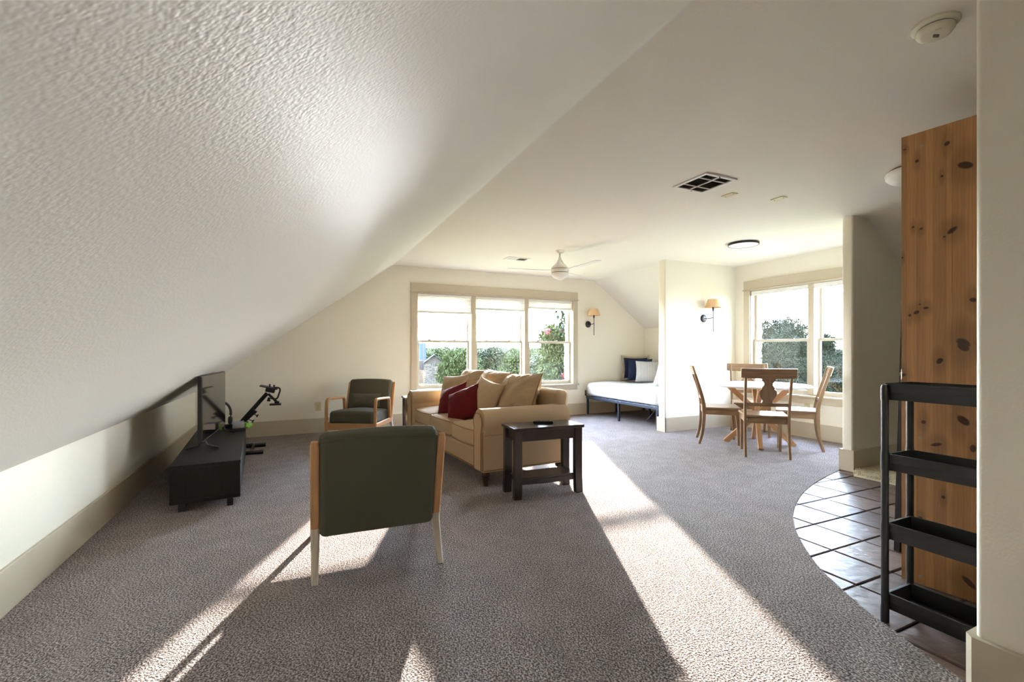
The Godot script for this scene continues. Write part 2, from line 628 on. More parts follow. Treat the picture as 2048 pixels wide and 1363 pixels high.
	plan(mb, round_poly([Vector2(2.09, BACK), Vector2(2.205, BACK), Vector2(2.205, 0.75), Vector2(2.09, 0.75)], [0, 0, 0.02, 0.02]), 0, CEIL)
	struct("wall_near", mb, M.wall, "cream wall end at the right edge beside the black cart")
	mb = MB.new()
	mb.bx(XL - xo, XR + xo, -0.02, CEIL, BACK - xo, BACK)
	struct("wall_back", mb, M.wall)

	# baseboards
	var bh := 0.205
	var bt := 0.018
	mb = MB.new(); mb.bx(XL, XL + bt, 0, bh, BACK, FAR, 0.004, 2); struct("baseboard_left", mb, M.trim)
	mb = MB.new(); mb.bx(XL + bt, XR, 0, bh, FAR - bt, FAR, 0.004, 0); struct("baseboard_far", mb, M.trim)
	mb = MB.new(); mb.bx(XR - bt, XR, 0, bh, 2.715, 5.02, 0.004, 2); struct("baseboard_right", mb, M.trim)
	for q in [["partition", 4.765, 6.18, 5.02, 5.155], ["kitchen", 4.845, 6.18, 2.615, 2.715]]:
		mb = MB.new()
		mb.bx(q[1] - bt, q[2], 0, bh, q[3] - bt, q[3] + 0.002, 0.003, 0)
		mb.bx(q[1] - bt, q[2], 0, bh, q[4] - 0.002, q[4] + bt, 0.003, 0)
		mb.bx(q[1] - bt, q[1] + 0.002, 0, bh, q[3] - bt, q[4] + bt, 0.003, 2)
		struct("baseboard_" + q[0], mb, M.trim)
	mb = MB.new()
	plan(mb, PackedVector2Array([Vector2(2.068, BACK), Vector2(2.23, BACK), Vector2(2.23, 0.757), Vector2(2.216, 0.772), Vector2(2.09, 0.772), Vector2(2.068, 0.75)]), 0, 0.2)
	struct("baseboard_near", mb, M.trim)

# ---------------------------------------------------------------- windows
# local x runs to the right as seen from the room, local z points into the room
func build_window(num: int, xf: Transform3D, x0: float, x1: float, units: int, label: String) -> void:
	var w := Node3D.new()
	w.name = "window_%d" % num
	add_child(w)
	w.transform = xf
	w.set_meta("kind", "structure")
	w.set_meta("label", label)
	var y0 := 0.563
	var y1 := 2.07
	var mb := MB.new()
	for s in [[x0 - 0.093, x0 + 0.004], [x1 - 0.004, x1 + 0.093]]:
		mb = MB.new()
		mb.rbox(Vector3((s[0] + s[1]) / 2, (y0 + y1) / 2, 0.01), Vector3(s[1] - s[0], y1 - y0 - 0.002, 0.02), 0.003)
		obj("casing", mb, M.trim, w)
	mb = MB.new()
	mb.rbox(Vector3((x0 + x1) / 2, y1 + 0.08, 0.012), Vector3(x1 - x0 + 0.186, 0.13, 0.024), 0.003, Basis(), 0)
	obj("head_casing", mb, M.trim, w)
	mb = MB.new()
	mb.rbox(Vector3((x0 + x1) / 2, y1 + 0.008, 0.018), Vector3(x1 - x0 + 0.21, 0.016, 0.036), 0.004, Basis(), 0)
	obj("head_fillet", mb, M.trim, w)
	mb = MB.new()
	mb.rbox(Vector3((x0 + x1) / 2, y0 - 0.012, 0.0), Vector3(x1 - x0 + 0.22, 0.026, 0.10), 0.006, Basis(), 0)
	obj("stool", mb, M.trim, w)
	mb = MB.new()
	mb.rbox(Vector3((x0 + x1) / 2, y0 - 0.065, 0.009), Vector3(x1 - x0 + 0.17, 0.08, 0.018), 0.003, Basis(), 0)
	obj("apron", mb, M.trim, w)
	# jamb lining through the thickness of the wall
	mb = MB.new()
	mb.rbox(Vector3(x0 + 0.007, (y0 + y1) / 2, -0.075), Vector3(0.014, y1 - y0, 0.15))
	mb.rbox(Vector3(x1 - 0.007, (y0 + y1) / 2, -0.075), Vector3(0.014, y1 - y0, 0.15))
	mb.rbox(Vector3((x0 + x1) / 2, y1 - 0.007, -0.075), Vector3(x1 - x0, 0.014, 0.15))
	mb.rbox(Vector3((x0 + x1) / 2, y0 + 0.007, -0.09), Vector3(x1 - x0, 0.014, 0.12))
	obj("jamb", mb, M.sash, w)
	var mw := 0.077
	var uw := (x1 - x0 - mw * (units - 1)) / units
	for i in units:
		var a := x0 + i * (uw + mw)
		var b := a + uw
		if i < units - 1:
			mb = MB.new()
			mb.rbox(Vector3(b + mw / 2, (y0 + y1) / 2, -0.065), Vector3(mw, y1 - y0 - 0.03, 0.13), 0.004)
			obj("mullion", mb, M.trim, w)
		var ym := 1.312
		for u in 2: # 0 lower sash, nearer the room; 1 upper sash
			var z := -0.075 if u == 0 else -0.112
			var s0 := y0 + 0.014 if u == 0 else ym - 0.018
			var s1 := ym + 0.018 if u == 0 else y1 - 0.014
			var st := 0.036
			var rl := 0.05 if u == 0 else 0.036
			var rt := 0.036 if u == 0 else 0.04
			mb = MB.new()
			mb.rbox(Vector3(a + 0.014 + st / 2, (s0 + s1) / 2, z), Vector3(st, s1 - s0, 0.034), 0.003)
			mb.rbox(Vector3(b - 0.014 - st / 2, (s0 + s1) / 2, z), Vector3(st, s1 - s0, 0.034), 0.003)
			mb.rbox(Vector3((a + b) / 2, s0 + rl / 2, z), Vector3(uw - 0.028 - 2 * st, rl, 0.034), 0.003, Basis(), 0)
			mb.rbox(Vector3((a + b) / 2, s1 - rt / 2, z), Vector3(uw - 0.028 - 2 * st, rt, 0.034), 0.003, Basis(), 0)
			var sash := obj("lower_sash" if u == 0 else "upper_sash", mb, M.sash, w)
			mb = MB.new()
			mb.rbox(Vector3((a + b) / 2, (s0 + rl + s1 - rt) / 2, z), Vector3(uw - 0.028 - 2 * st + 0.006, s1 - s0 - rl - rt + 0.006, 0.004))
			obj("pane", mb, M.glass, sash)
			if u == 0:
				for q in [0.24, 0.7]:
					mb = MB.new()
					mb.rbox(Vector3(lerpf(a, b, q), s1 + 0.006, z + 0.004), Vector3(0.05, 0.012, 0.02), 0.004, Basis(), 0)
					mb.tube([Vector3(lerpf(a, b, q), s1 + 0.012, z + 0.004), Vector3(lerpf(a, b, q) + 0.02, s1 + 0.014, z + 0.012)], 0.004, 6)
					obj("sash_lock", mb, M.bronze, sash)

func build_shade(xf: Transform3D, x0: float, x1: float, bottom: float, label: String) -> void:
	var t := thing("cellular_shade", label, "window shade", xf * Vector3(x0, 0, 0), 0, "cellular shades at the windows")
	t.basis = xf.basis
	var wd := x1 - x0
	var top := 2.056
	var mb := MB.new()
	mb.rbox(Vector3(wd / 2, top - 0.02, -0.022), Vector3(wd - 0.006, 0.036, 0.04), 0.004, Basis(), 0)
	obj("head_rail", mb, M.white, t)
	mb = MB.new()
	mb.rbox(Vector3(wd / 2, bottom + 0.018, -0.022), Vector3(wd - 0.008, 0.034, 0.036), 0.006, Basis(), 0)
	obj("bottom_rail", mb, M.white, t)
	var hi := top - 0.038
	var lo := bottom + 0.034
	var k := maxi(3, int(round((hi - lo) / 0.019)))
	if hi - lo < 0.02: k = 2
	var poly := PackedVector2Array()
	for i in k * 2 + 1: poly.append(Vector2(-0.012 + (0.010 if i % 2 == 1 else 0.0), lerpf(hi, lo, i / (2.0 * k))))
	for i in range(k * 2, -1, -1): poly.append(Vector2(-0.034 - (0.010 if i % 2 == 1 else 0.0), lerpf(hi, lo, i / (2.0 * k))))
	mb = MB.new()
	mb.prism(poly, wd - 0.012, Transform3D(Basis(Vector3(0, 0, 1), Vector3(0, 1, 0), Vector3(-1, 0, 0)), Vector3(wd - 0.006, 0, 0)), 0.99)
	obj("pleated_fabric", mb, M.shade, t)

func build_windows() -> void:
	var fx := Transform3D(Basis(), Vector3(0, 0, -FAR))
	build_window(1, fx, 1.684, 4.538, 3, "triple double-hung window behind the sofa")
	build_shade(fx, 1.70, 2.632, 1.755, "white pleated shade lowered furthest, left third of triple window")
	build_shade(fx, 2.638, 3.592, 1.835, "white pleated shade over the middle of the triple window")
	build_shade(fx, 3.598, 4.522, 1.892, "white pleated shade over the triple window beside the bed alcove")
	var rx := Transform3D(Basis(Vector3(0, 0, 1), Vector3(0, 1, 0), Vector3(-1, 0, 0)), Vector3(XR, 0, 0))
	build_window(2, rx, -4.766, -2.95, 2, "double-hung window in the dining bay")
	build_shade(rx, -4.75, -3.86, 1.992, "white shade fully raised, over left dining window pane")
	build_shade(rx, -3.854, -2.966, 1.992, "white shade fully raised, dining window beside kitchen partition")
	# rough limestone of the outside wall, seen past the jambs
	var stone := [mat(srgb(196, 184, 160), 0.95), mat(srgb(178, 166, 144), 0.95), mat(srgb(206, 198, 180), 0.95)]
	for q in [["wall_outside_far", fx, 1.684, 4.538], ["wall_outside_right", rx, -4.766, -2.95]]:
		var s := Node3D.new()
		s.name = q[0]
		add_child(s)
		s.transform = q[1]
		s.set_meta("kind", "structure")
		for side in 2:
			var y := 0.3
			while y < 2.3:
				var hh := rng.randf_range(0.13, 0.24)
				var ww := rng.randf_range(0.22, 0.34)
				var over := rng.randf_range(-0.008, 0.022)
				var mb := MB.new()
				var cx: float = q[2] - ww / 2 + over if side == 0 else q[3] + ww / 2 - over
				var sd := rng.randi()
				mb.rbox(Vector3(cx, y + hh / 2, -0.22), Vector3(ww, hh - 0.01, 0.13), 0.02, Basis(), 1, 2, 3, func(p: Vector3) -> Vector3: return p + Vector3(sin(p.y * 40 + sd), sin(p.z * 50 + sd * 2), sin(p.y * 31 + p.x * 27 + sd)) * 0.006)
				obj("stone", mb, stone[rng.randi() % 3], s)
				y += hh

# ---------------------------------------------------------------- seating
func build_sofa() -> void:
	var t := thing("sofa", "tan upholstered three-seat sofa with rolled arms and nailhead trim", "sofa", Vector3(1.796, 0, -4.724), -86.0)
	var L := 2.2
	var Wd := 0.92
	var aw := 0.20
	var mb := MB.new()
	# base with front rail
	mb.rbox(Vector3(0, 0.22, 0.0), Vector3(L - 0.04, 0.17, Wd - 0.05), 0.02, Basis(), 0, 2)
	obj("base", mb, M.sofa, t)
	mb = MB.new()
	mb.rbox(Vector3(0, 0.262, 0.385), Vector3(L - 2 * aw - 0.02, 0.085, 0.1), 0.03, Basis(), 0, 3)
	obj("front_rail", mb, M.sofa, t)
	mb = MB.new()
	mb.tube([Vector3(-L / 2 + 0.02, 0.14, 0.44), Vector3(L / 2 - 0.02, 0.14, 0.44)], 0.006, 6)
	for s: float in [-1.0, 1.0]: mb.tube([Vector3(s * (L / 2 - 0.022), 0.14, 0.44), Vector3(s * (L / 2 - 0.022), 0.14, -0.42)], 0.006, 6)
	obj("base_welt", mb, M.sofa_welt, t)
	# back
	mb = MB.new()
	mb.rbox(Vector3(0, 0.50, -0.37), Vector3(L - 0.10, 0.60, 0.16), 0.055, Basis(Vector3.RIGHT, deg_to_rad(-7)), 0, 3)
	obj("back", mb, M.sofa, t)
	# rolled arms: roll profile pushed along the depth
	for s: float in [-1.0, 1.0]:
		var prof := PackedVector2Array()
		prof.append(Vector2(-0.10, 0.135))
		prof.append(Vector2(-0.10, 0.50))
		for p in arc2(Vector2(0.005, 0.555), 0.113, 205, -35, 16): prof.append(p)
		prof.append(Vector2(0.092, 0.47))
		prof.append(Vector2(0.082, 0.44))
		prof.append(Vector2(0.082, 0.135))
		var q := PackedVector2Array()
		for p in prof: q.append(Vector2(p.x * s, p.y))
		mb = MB.new()
		mb.prism(q, Wd - 0.05, Transform3D(Basis(), Vector3(s * (L / 2 - 0.092), 0, -0.42)), 0.7)
		var arm := obj("arm", mb, M.sofa, t)
		# inset front panel with welt and nailheads
		mb = MB.new()
		var pan := PackedVector2Array()
		for p in [Vector2(-0.078, 0.15), Vector2(-0.078, 0.48)]: pan.append(Vector2(p.x * s, p.y))
		for p in arc2(Vector2(0.0, 0.55), 0.085, 215, -30, 12): pan.append(Vector2(p.x * s, p.y))
		for p in [Vector2(0.062, 0.46), Vector2(0.062, 0.15)]: pan.append(Vector2(p.x * s, p.y))
		mb.prism(pan, 0.016, Transform3D(Basis(), Vector3(s * (L / 2 - 0.092), 0, 0.45)), 0.7)
		obj("front_panel", mb, M.sofa, arm)
		mb = MB.new()
		var loop := []
		for p in pan: loop.append(Vector3(p.x + s * (L / 2 - 0.092), p.y, 0.467))
		mb.tube(loop, 0.005, 6)
		obj("welt", mb, M.sofa_welt, arm)
		mb = MB.new()
		for i in 26:
			mb.rbox(Vector3(s * (L / 2 - 0.092 + 0.072), 0.155 + i * 0.0125, 0.453), Vector3(0.009, 0.009, 0.006), 0.003)
		for i in 64:
			mb.rbox(Vector3(s * (L / 2 - 0.008), 0.148, 0.44 - i * 0.0135), Vector3(0.005, 0.009, 0.009), 0.002)
		var nails := obj("nailheads", mb, M.nail, arm)
		nails.set_meta("kind", "stuff")
		mb = MB.new()
		var line := []
		for i in 8: line.append(Vector3(s * (L / 2 - 0.009), 0.447, 0.44 - i * 0.12))
		mb.tube(line, 0.003, 6)
		obj("seam", mb, M.sofa_welt, arm)
	# seat cushions
	var cw := (L - 2 * aw) / 3.0
	for i in 3:
		var cx := -L / 2 + aw + cw * (i + 0.5)
		mb = MB.new()
		var hx := cw / 2
		var puff := func(p: Vector3) -> Vector3:
			var k := (1.0 - pow(absf(p.x) / hx, 3.0)) * (1.0 - pow(absf(p.z - 0.02) / 0.34, 3.0))
			return p + Vector3(0, 0.034 * k * signf(p.y) if p.y > 0 else 0.0, 0.03 * (1.0 - pow(absf(p.x) / hx, 2.0)) if p.z > 0.2 else 0.0)
		mb.rbox(Vector3(cx, 0.385, 0.07), Vector3(cw - 0.014, 0.155, 0.72), 0.034, Basis(), 0, 2, 7, puff)
		var cu := obj("seat_cushion", mb, M.sofa, t)
		mb = MB.new()
		for y: float in [0.325, 0.452]:
			var ln := []
			for k in 13:
				var x := lerpf(-hx + 0.012, hx - 0.012, k / 12.0)
				ln.append(Vector3(cx + x, y + (0.004 if y > 0.4 else 0.0), 0.425 + 0.03 * (1.0 - pow(absf(x) / hx, 2.0))))
			mb.tube(ln, 0.0045, 6)
		obj("welt", mb, M.sofa_welt, cu)
	# loose back cushions
	for i in 3:
		var cx: float = -L / 2 + aw + cw * (i + 0.5) + [0.0, -0.02, -0.02][i]
		var xf := Transform3D(Basis(Vector3.RIGHT, deg_to_rad(-22 - 3 * (i % 2))) * Basis(Vector3(0, 0, 1), deg_to_rad([2.0, -2.0, 3.0][i])), Vector3(cx, 0.70 + 0.012 * (i % 2), -0.165))
		mb = MB.new()
		mb.pillow(cw + 0.06, 0.50, 0.25, xf, 0.05, 40 + i, 0.018, 34)
		var bc := obj("back_cushion", mb, M.sofa, t)
		mb = MB.new()
		var rim := []
		for k in 81:
			var a := k / 80.0 * 4.0
			var sd := int(a) % 4
			var f := (a - int(a)) * 2.0 - 1.0
			var q: Vector2 = [Vector2(f, 1), Vector2(1, -f), Vector2(-f, -1), Vector2(-1, f)][sd]
			var x := (cw + 0.06) * 0.5 * q.x * (1.0 - 0.05 * (1.0 - q.y * q.y) * absf(q.x))
			var y := 0.25 * q.y * (1.0 - 0.05 * (1.0 - q.x * q.x) * absf(q.y))
			rim.append(xf * Vector3(x, y, 0))
		mb.tube(rim, 0.0055, 6, false)
		obj("welt", mb, M.sofa_welt, bc)
	# turned feet
	for x: float in [-L / 2 + 0.09, L / 2 - 0.09]:
		for z: float in [0.39, -0.38]:
			mb = MB.new()
			mb.lathe([Vector2(0.0, 0.14), Vector2(0.036, 0.14), Vector2(0.036, 0.128), Vector2(0.028, 0.122), Vector2(0.04, 0.108), Vector2(0.043, 0.092), Vector2(0.034, 0.076), Vector2(0.024, 0.07), Vector2(0.034, 0.064), Vector2(0.034, 0.058), Vector2(0.026, 0.05), Vector2(0.022, 0.0), Vector2(0.0, 0.0)], 20, Vector3(x, 0, z))
			obj("foot", mb, M.foot, t)
	# throw pillows: local sofa place -> world
	for q in [["beige throw pillow with pointed corners at far end of sofa", -0.62, 0.665, 0.03, 0.44, -20.0, 25.0, 6.0, "sofa", 61],
			["dark red throw pillow leaning against the other red pillow, nearer far arm", -0.20, 0.60, 0.225, 0.40, -28.0, 14.0, 20.0, "red", 62],
			["beige throw pillow between the red pillow and near back cushion", 0.28, 0.655, 0.06, 0.45, -24.0, 12.0, -9.0, "sofa", 64],
			["dark red throw pillow nearest the near arm of sofa", 0.16, 0.60, 0.245, 0.40, -30.0, 22.0, 24.0, "red", 63]]:
		mb = MB.new()
		mb.pillow(q[4], q[4], 0.17, Transform3D(), 0.09, q[9], 0.006)
		var o := obj("throw_pillow", mb, M[q[8]])
		tag(o, q[0], "pillow", "throw pillows on the sofa")
		o.transform = t.transform * Transform3D(Basis(Vector3.UP, deg_to_rad(q[6])) * Basis(Vector3.RIGHT, deg_to_rad(q[5])) * Basis(Vector3(0, 0, 1), deg_to_rad(q[7])), Vector3(q[1], q[2], q[3]))

func build_armchair(at: Vector3, turn: float, label: String) -> Node3D:
	var t := thing("armchair", label, "armchair", at, turn, "green armchairs with wooden frames")
	var mb := MB.new()
	# backrest, leaning back
	var b := Basis(Vector3.RIGHT, deg_to_rad(-16))
	mb.rbox(Vector3(0, 0.475, -0.305), Vector3(0.595, 0.57, 0.10), 0.032, b, 0, 3, 6, func(p: Vector3) -> Vector3: return p + Vector3(0, 0.014 * (1.0 - pow(p.x / 0.3, 2.0)) if p.y > 0.2 else 0.0, 0.025 * (1.0 - pow(p.x / 0.3, 2.0)) * (1.0 - pow(p.y / 0.29, 2.0)) if p.z > 0 else 0.0))
	var back := obj("backrest", mb, M.green, t)
	mb = MB.new()
	var ln := []
	for i in 13:
		var x := lerpf(-0.29, 0.29, i / 12.0)
		ln.append(Vector3(0, 0.475, -0.305) + b * Vector3(x, 0.262 + 0.012 * (1.0 - pow(x / 0.3, 2.0)), -0.050))
	mb.tube(ln, 0.0022, 5)
	obj("seam", mb, M.green, back)
	mb = MB.new()
	mb.rbox(Vector3(0, 0.295, 0.035), Vector3(0.575, 0.165, 0.60), 0.04, Basis(Vector3.RIGHT, deg_to_rad(-3.5)), 0, 3, 5, func(p: Vector3) -> Vector3: return p + Vector3(0, 0.03 * (1.0 - pow(p.x / 0.29, 2.0)) * (1.0 - pow(p.z / 0.31, 2.0)) if p.y > 0 else 0.0, 0))
	obj("seat_cushion", mb, M.green, t)
	mb = MB.new()
	mb.rbox(Vector3(0, 0.202, 0.325), Vector3(0.59, 0.084, 0.024), 0.004, Basis(), 0)
	obj("front_rail", mb, M.oak, t)
	for s: float in [-1.0, 1.0]:
		var x := 0.317 * s
		# front leg curving into the arm, arm running back, then down
		var path := [Vector3(x, 0.0, 0.352), Vector3(x, 0.2, 0.342), Vector3(x, 0.42, 0.332), Vector3(x, 0.485, 0.326)]
		path.append_array(bez(Vector3(x, 0.495, 0.324), Vector3(x, 0.535, 0.318), Vector3(x, 0.548, 0.30), Vector3(x, 0.547, 0.262), 6))
		path.append(Vector3(x, 0.54, 0.10))
		path.append_array(bez(Vector3(x, 0.525, -0.13), Vector3(x, 0.522, -0.17), Vector3(x, 0.51, -0.185), Vector3(x, 0.475, -0.19), 5))
		path.append(Vector3(x, 0.235, -0.215))
		mb = MB.new()
		mb.bar(path, 0.042, 0.032, Vector3.RIGHT, 0.013)
		obj("arm_frame", mb, M.oak, t)
		mb = MB.new()
		mb.bar([Vector3(x, 0.215, 0.33), Vector3(x, 0.215, -0.23)], 0.026, 0.06, Vector3.RIGHT, 0.006)
		obj("side_rail", mb, M.oak, t)
		# rear post and splayed lower leg
		mb = MB.new()
		mb.bar([Vector3(x, 0.72, -0.40), Vector3(x, 0.70, -0.394), Vector3(x, 0.46, -0.318), Vector3(x, 0.24, -0.25)], [0.034, 0.044, 0.046, 0.046], [0.026, 0.034, 0.036, 0.038], Vector3.RIGHT, 0.012)
		obj("rear_post", mb, M.oak, t)
		mb = MB.new()
		mb.bar([Vector3(x, 0.245, -0.252), Vector3(x, 0.20, -0.252), Vector3(x, 0.0, -0.37)], [0.045, 0.044, 0.032], [0.04, 0.044, 0.034], Vector3.RIGHT, 0.012)
		obj("rear_leg", mb, M.oak_pale, t).set_meta("label", "pale whitewashed rear leg")
	return t

func build_chair() -> Node3D:
	var t := thing("dining_chair", "", "chair", Vector3.ZERO, 0, "wooden chairs around the round table")
	var mb := MB.new()
	mb.rbox(Vector3(0, 0.447, 0.005), Vector3(0.47, 0.026, 0.44), 0.011, Basis(), 2, 2, 4, func(p: Vector3) -> Vector3: return Vector3(p.x * (1.0 - 0.09 * (0.22 - p.z) / 0.44), p.y - 0.008 * (1.0 - pow(p.x / 0.23, 2.0)) * (1.0 - pow(p.z / 0.22, 2.0)), p.z))
	obj("seat", mb, M.chair, t)
	for s: float in [-1.0, 1.0]:
		# rear leg and back stile in one sweeping piece
		var path := []
		path.append_array(bez(Vector3(s * 0.212, 0.0, -0.255), Vector3(s * 0.212, 0.14, -0.205), Vector3(s * 0.212, 0.30, -0.195), Vector3(s * 0.212, 0.45, -0.20), 7))
		path.append_array(bez(Vector3(s * 0.213, 0.50, -0.203), Vector3(s * 0.215, 0.62, -0.222), Vector3(s * 0.217, 0.78, -0.275), Vector3(s * 0.218, 0.955, -0.325), 7))
		mb = MB.new()
		var tk := []
		for p in path: tk.append(lerpf(0.030, 0.046, clampf(1.0 - absf(p.y - 0.45) / 0.48, 0.0, 1.0)))
		mb.bar(path, 0.028, tk, Vector3.RIGHT, 0.006)
		obj("rear_leg", mb, M.chair, t)
		mb = MB.new()
		mb.bar([Vector3(s * 0.196, 0.435, 0.185), Vector3(s * 0.196, 0.37, 0.185), Vector3(s * 0.197, 0.34, 0.187), Vector3(s * 0.2, 0.0, 0.196)], [0.046, 0.046, 0.042, 0.028], [0.046, 0.046, 0.042, 0.028], Vector3.RIGHT, 0.006)
		obj("front_leg", mb, M.chair, t)
		mb = MB.new()
		mb.bar([Vector3(s * 0.203, 0.40, 0.165), Vector3(s * 0.205, 0.40, -0.19)], 0.02, 0.062, Vector3.RIGHT, 0.003)
		obj("side_apron", mb, M.chair, t)
	for z: float in [0.192, -0.196]:
		mb = MB.new()
		mb.bar([Vector3(-0.19, 0.40, z), Vector3(0.19, 0.40, z)], 0.02, 0.062, Vector3(0, 0, 1), 0.003)
		obj("apron", mb, M.chair, t)
	# crest rail, gently bowed
	mb = MB.new()
	var lean := Basis(Vector3.RIGHT, deg_to_rad(-16))
	mb.rbox(Vector3(0, 0.925, -0.318), Vector3(0.535, 0.105, 0.026), 0.008, lean, 0, 2, 7, func(p: Vector3) -> Vector3: return p + Vector3(0, 0.004 * (1.0 - pow(p.x / 0.26, 2.0)) * signf(p.y), -0.022 * (1.0 - pow(p.x / 0.26, 2.0))))
	obj("crest_rail", mb, M.chair, t)
	mb = MB.new()
	mb.bar([Vector3(-0.2, 0.578, -0.221), Vector3(0, 0.578, -0.232), Vector3(0.2, 0.578, -0.221)], 0.02, 0.04, Vector3(0, 0, 1), 0.004)
	obj("lower_rail", mb, M.chair, t)
	# vase-shaped splat
	var half := [[0.595, 0.058], [0.607, 0.050], [0.622, 0.046], [0.645, 0.060], [0.675, 0.076], [0.705, 0.085], [0.732, 0.084], [0.752, 0.070], [0.762, 0.058], [0.772, 0.060], [0.786, 0.055], [0.80, 0.044], [0.825, 0.040], [0.842, 0.050], [0.856, 0.062], [0.88, 0.064]]
	var poly := PackedVector2Array()
	for q in half: poly.append(Vector2(q[1], q[0] - 0.59))
	for i in range(half.size() - 1, -1, -1): poly.append(Vector2(-half[i][1], half[i][0] - 0.59))
	mb = MB.new()
	mb.prism(poly, 0.014, Transform3D(Basis(Vector3.RIGHT, deg_to_rad(-17.5)), Vector3(0, 0.59, -0.242)), 0.8)
	obj("splat", mb, M.chair, t)
	return t

func build_dining() -> void:
	var t := thing("dining_table", "round white marble-topped table on crossed wooden legs", "table", Vector3(5.23, 0, -3.89), 45)
	var mb := MB.new()
	mb.lathe([Vector2(0.0, 0.722), Vector2(0.545, 0.722), Vector2(0.56, 0.727), Vector2(0.568, 0.736), Vector2(0.566, 0.744), Vector2(0.558, 0.748), Vector2(0.0, 0.748)], 64)
	obj("tabletop", mb, M.marble, t)
	mb = MB.new()
	mb.lathe([Vector2(0.0, 0.704), Vector2(0.30, 0.704), Vector2(0.30, 0.721), Vector2(0.0, 0.721)], 40)
	obj("support_disc", mb, M.table_leg, t)
	# four legs: each runs from a foot through the hub to the opposite side under the top
	for i in 4:
		var a := deg_to_rad(90.0 * i + 2.0)
		var o := Vector3(cos(a), 0, sin(a))
		var side := Vector3.UP.cross(o)
		var off := side * 0.027 * (1.0 if i < 2 else -1.0)
		mb = MB.new()
		mb.bar([o * 0.385 + off, o * 0.03 + Vector3(0, 0.36, 0) + off, -o * 0.34 + Vector3(0, 0.712, 0) + off], 0.05, 0.062, side, 0.004)
		obj("leg", mb, M.table_leg, t)
	var c := build_chair()
	tag(c, "wooden fiddle-back chair with its back to the camera, in front of table", "chair", "wooden chairs around the round table")
	c.position = Vector3(4.787, 0, -3.507)
	c.rotation_degrees.y = 135.0
	for q in [[Vector3(4.905, 0, -4.21), 47.0, "wooden fiddle-back chair seen side-on beside the sconce wall"],
			[Vector3(5.52, 0, -3.60), -145.5, "wooden fiddle-back chair seen side-on nearest the kitchen partition"],
			[Vector3(5.72, 0, -4.39), -44.6, "pale-lit wooden chair behind the table near the corner by the window"]]:
		var d := c.duplicate()
		d.name = numbered("dining_chair")
		add_child(d)
		d.position = q[0]
		d.rotation_degrees.y = q[1]
		d.set_meta("label", q[2])

func build_side_table(at: Vector3, turn: float, label: String) -> void:
	var t := thing("side_table", label, "side table", at, turn, "dark narrow side tables at the sofa ends")
	var w := 0.60 # x
	var d := 0.27 # z
	var mb := MB.new()
	mb.rbox(Vector3(0, 0.548, 0), Vector3(w + 0.02, 0.024, d + 0.03), 0.004, Basis(), 0)
	obj("tabletop", mb, M.espresso, t)
	for s: float in [-1.0, 1.0]:
		for z: float in [-1.0, 1.0]:
			mb = MB.new()
			mb.bar([Vector3(s * (w / 2 - 0.032), 0.536, z * (d / 2 - 0.026)), Vector3(s * (w / 2 - 0.032), 0.14, z * (d / 2 - 0.026)), Vector3(s * (w / 2 - 0.027), 0.0, z * (d / 2 - 0.023))], 0.062, 0.05, Vector3.RIGHT, 0.003)
			obj("leg", mb, M.espresso, t)
		mb = MB.new()
		mb.rbox(Vector3(s * (w / 2 - 0.04), 0.49, 0), Vector3(0.02, 0.085, d - 0.1), 0.002, Basis(), 2)
		obj("end_apron", mb, M.espresso, t)
	for z: float in [-1.0, 1.0]:
		mb = MB.new()
		mb.rbox(Vector3(0, 0.492, z * (d / 2 - 0.03)), Vector3(w - 0.11, 0.088, 0.02), 0.002, Basis(), 0)
		obj("side_apron", mb, M.espresso, t)
		mb = MB.new()
		mb.bar([Vector3(-w / 2 + 0.06, 0.125, z * (d / 2 - 0.04)), Vector3(0, 0.118, z * (d / 2 - 0.04)), Vector3(w / 2 - 0.06, 0.125, z * (d / 2 - 0.04))], 0.02, 0.04, Vector3(0, 0, 1), 0.002)
		obj("stretcher", mb, M.espresso, t)
	mb = MB.new()
	mb.rbox(Vector3(0, 0.152, 0), Vector3(w - 0.07, 0.016, d - 0.06), 0.002, Basis(), 0)
	obj("shelf", mb, M.espresso, t)

func build_seating() -> void:
	build_sofa()
	build_armchair(Vector3(0.414, 0, -2.837), 177.3, "olive green armchair with wooden frame, its back to the camera")
	build_armchair(Vector3(0.777, 0, -6.415), -29.0, "olive green armchair facing the camera by the far wall")
	var mb := MB.new()
	mb.pillow(0.40, 0.21, 0.12, Transform3D(), 0.05, 90, 0.003)
	var lp := obj("lumbar_pillow", mb, M.green)
	tag(lp, "small olive lumbar pillow on the far green armchair", "pillow")
	var far := Transform3D(Basis(Vector3.UP, deg_to_rad(-29.0)), Vector3(0.777, 0, -6.415))
	lp.transform = far * Transform3D(Basis(Vector3.RIGHT, deg_to_rad(-18)), Vector3(0.0, 0.475, -0.17))
	build_side_table(W(1.845, 0, 3.345), -3.5, "dark espresso side table at near end of sofa, remote on top")
	build_side_table(W(1.57, 0, 6.06), -3.5, "dark espresso side table partly hidden behind sofa's far arm")
	# remote control
	var r := thing("remote_control", "slim black remote control on near side table", "remote control", W(1.86, 0.56, 3.36), 62)
	mb = MB.new()
	mb.rbox(Vector3(0, 0.011, 0), Vector3(0.045, 0.02, 0.17), 0.009, Basis(), 2, 3)
	obj("body", mb, M.black, r)
	mb = MB.new()
	for i in 7:
		for j in 3: mb.rbox(Vector3(-0.012 + 0.012 * j, 0.022, -0.06 + 0.018 * i), Vector3(0.007, 0.003, 0.008), 0.001)
	var bt := obj("buttons", mb, mat(srgb(70, 70, 76), 0.6), r)
	bt.set_meta("kind", "stuff")
	build_dining()

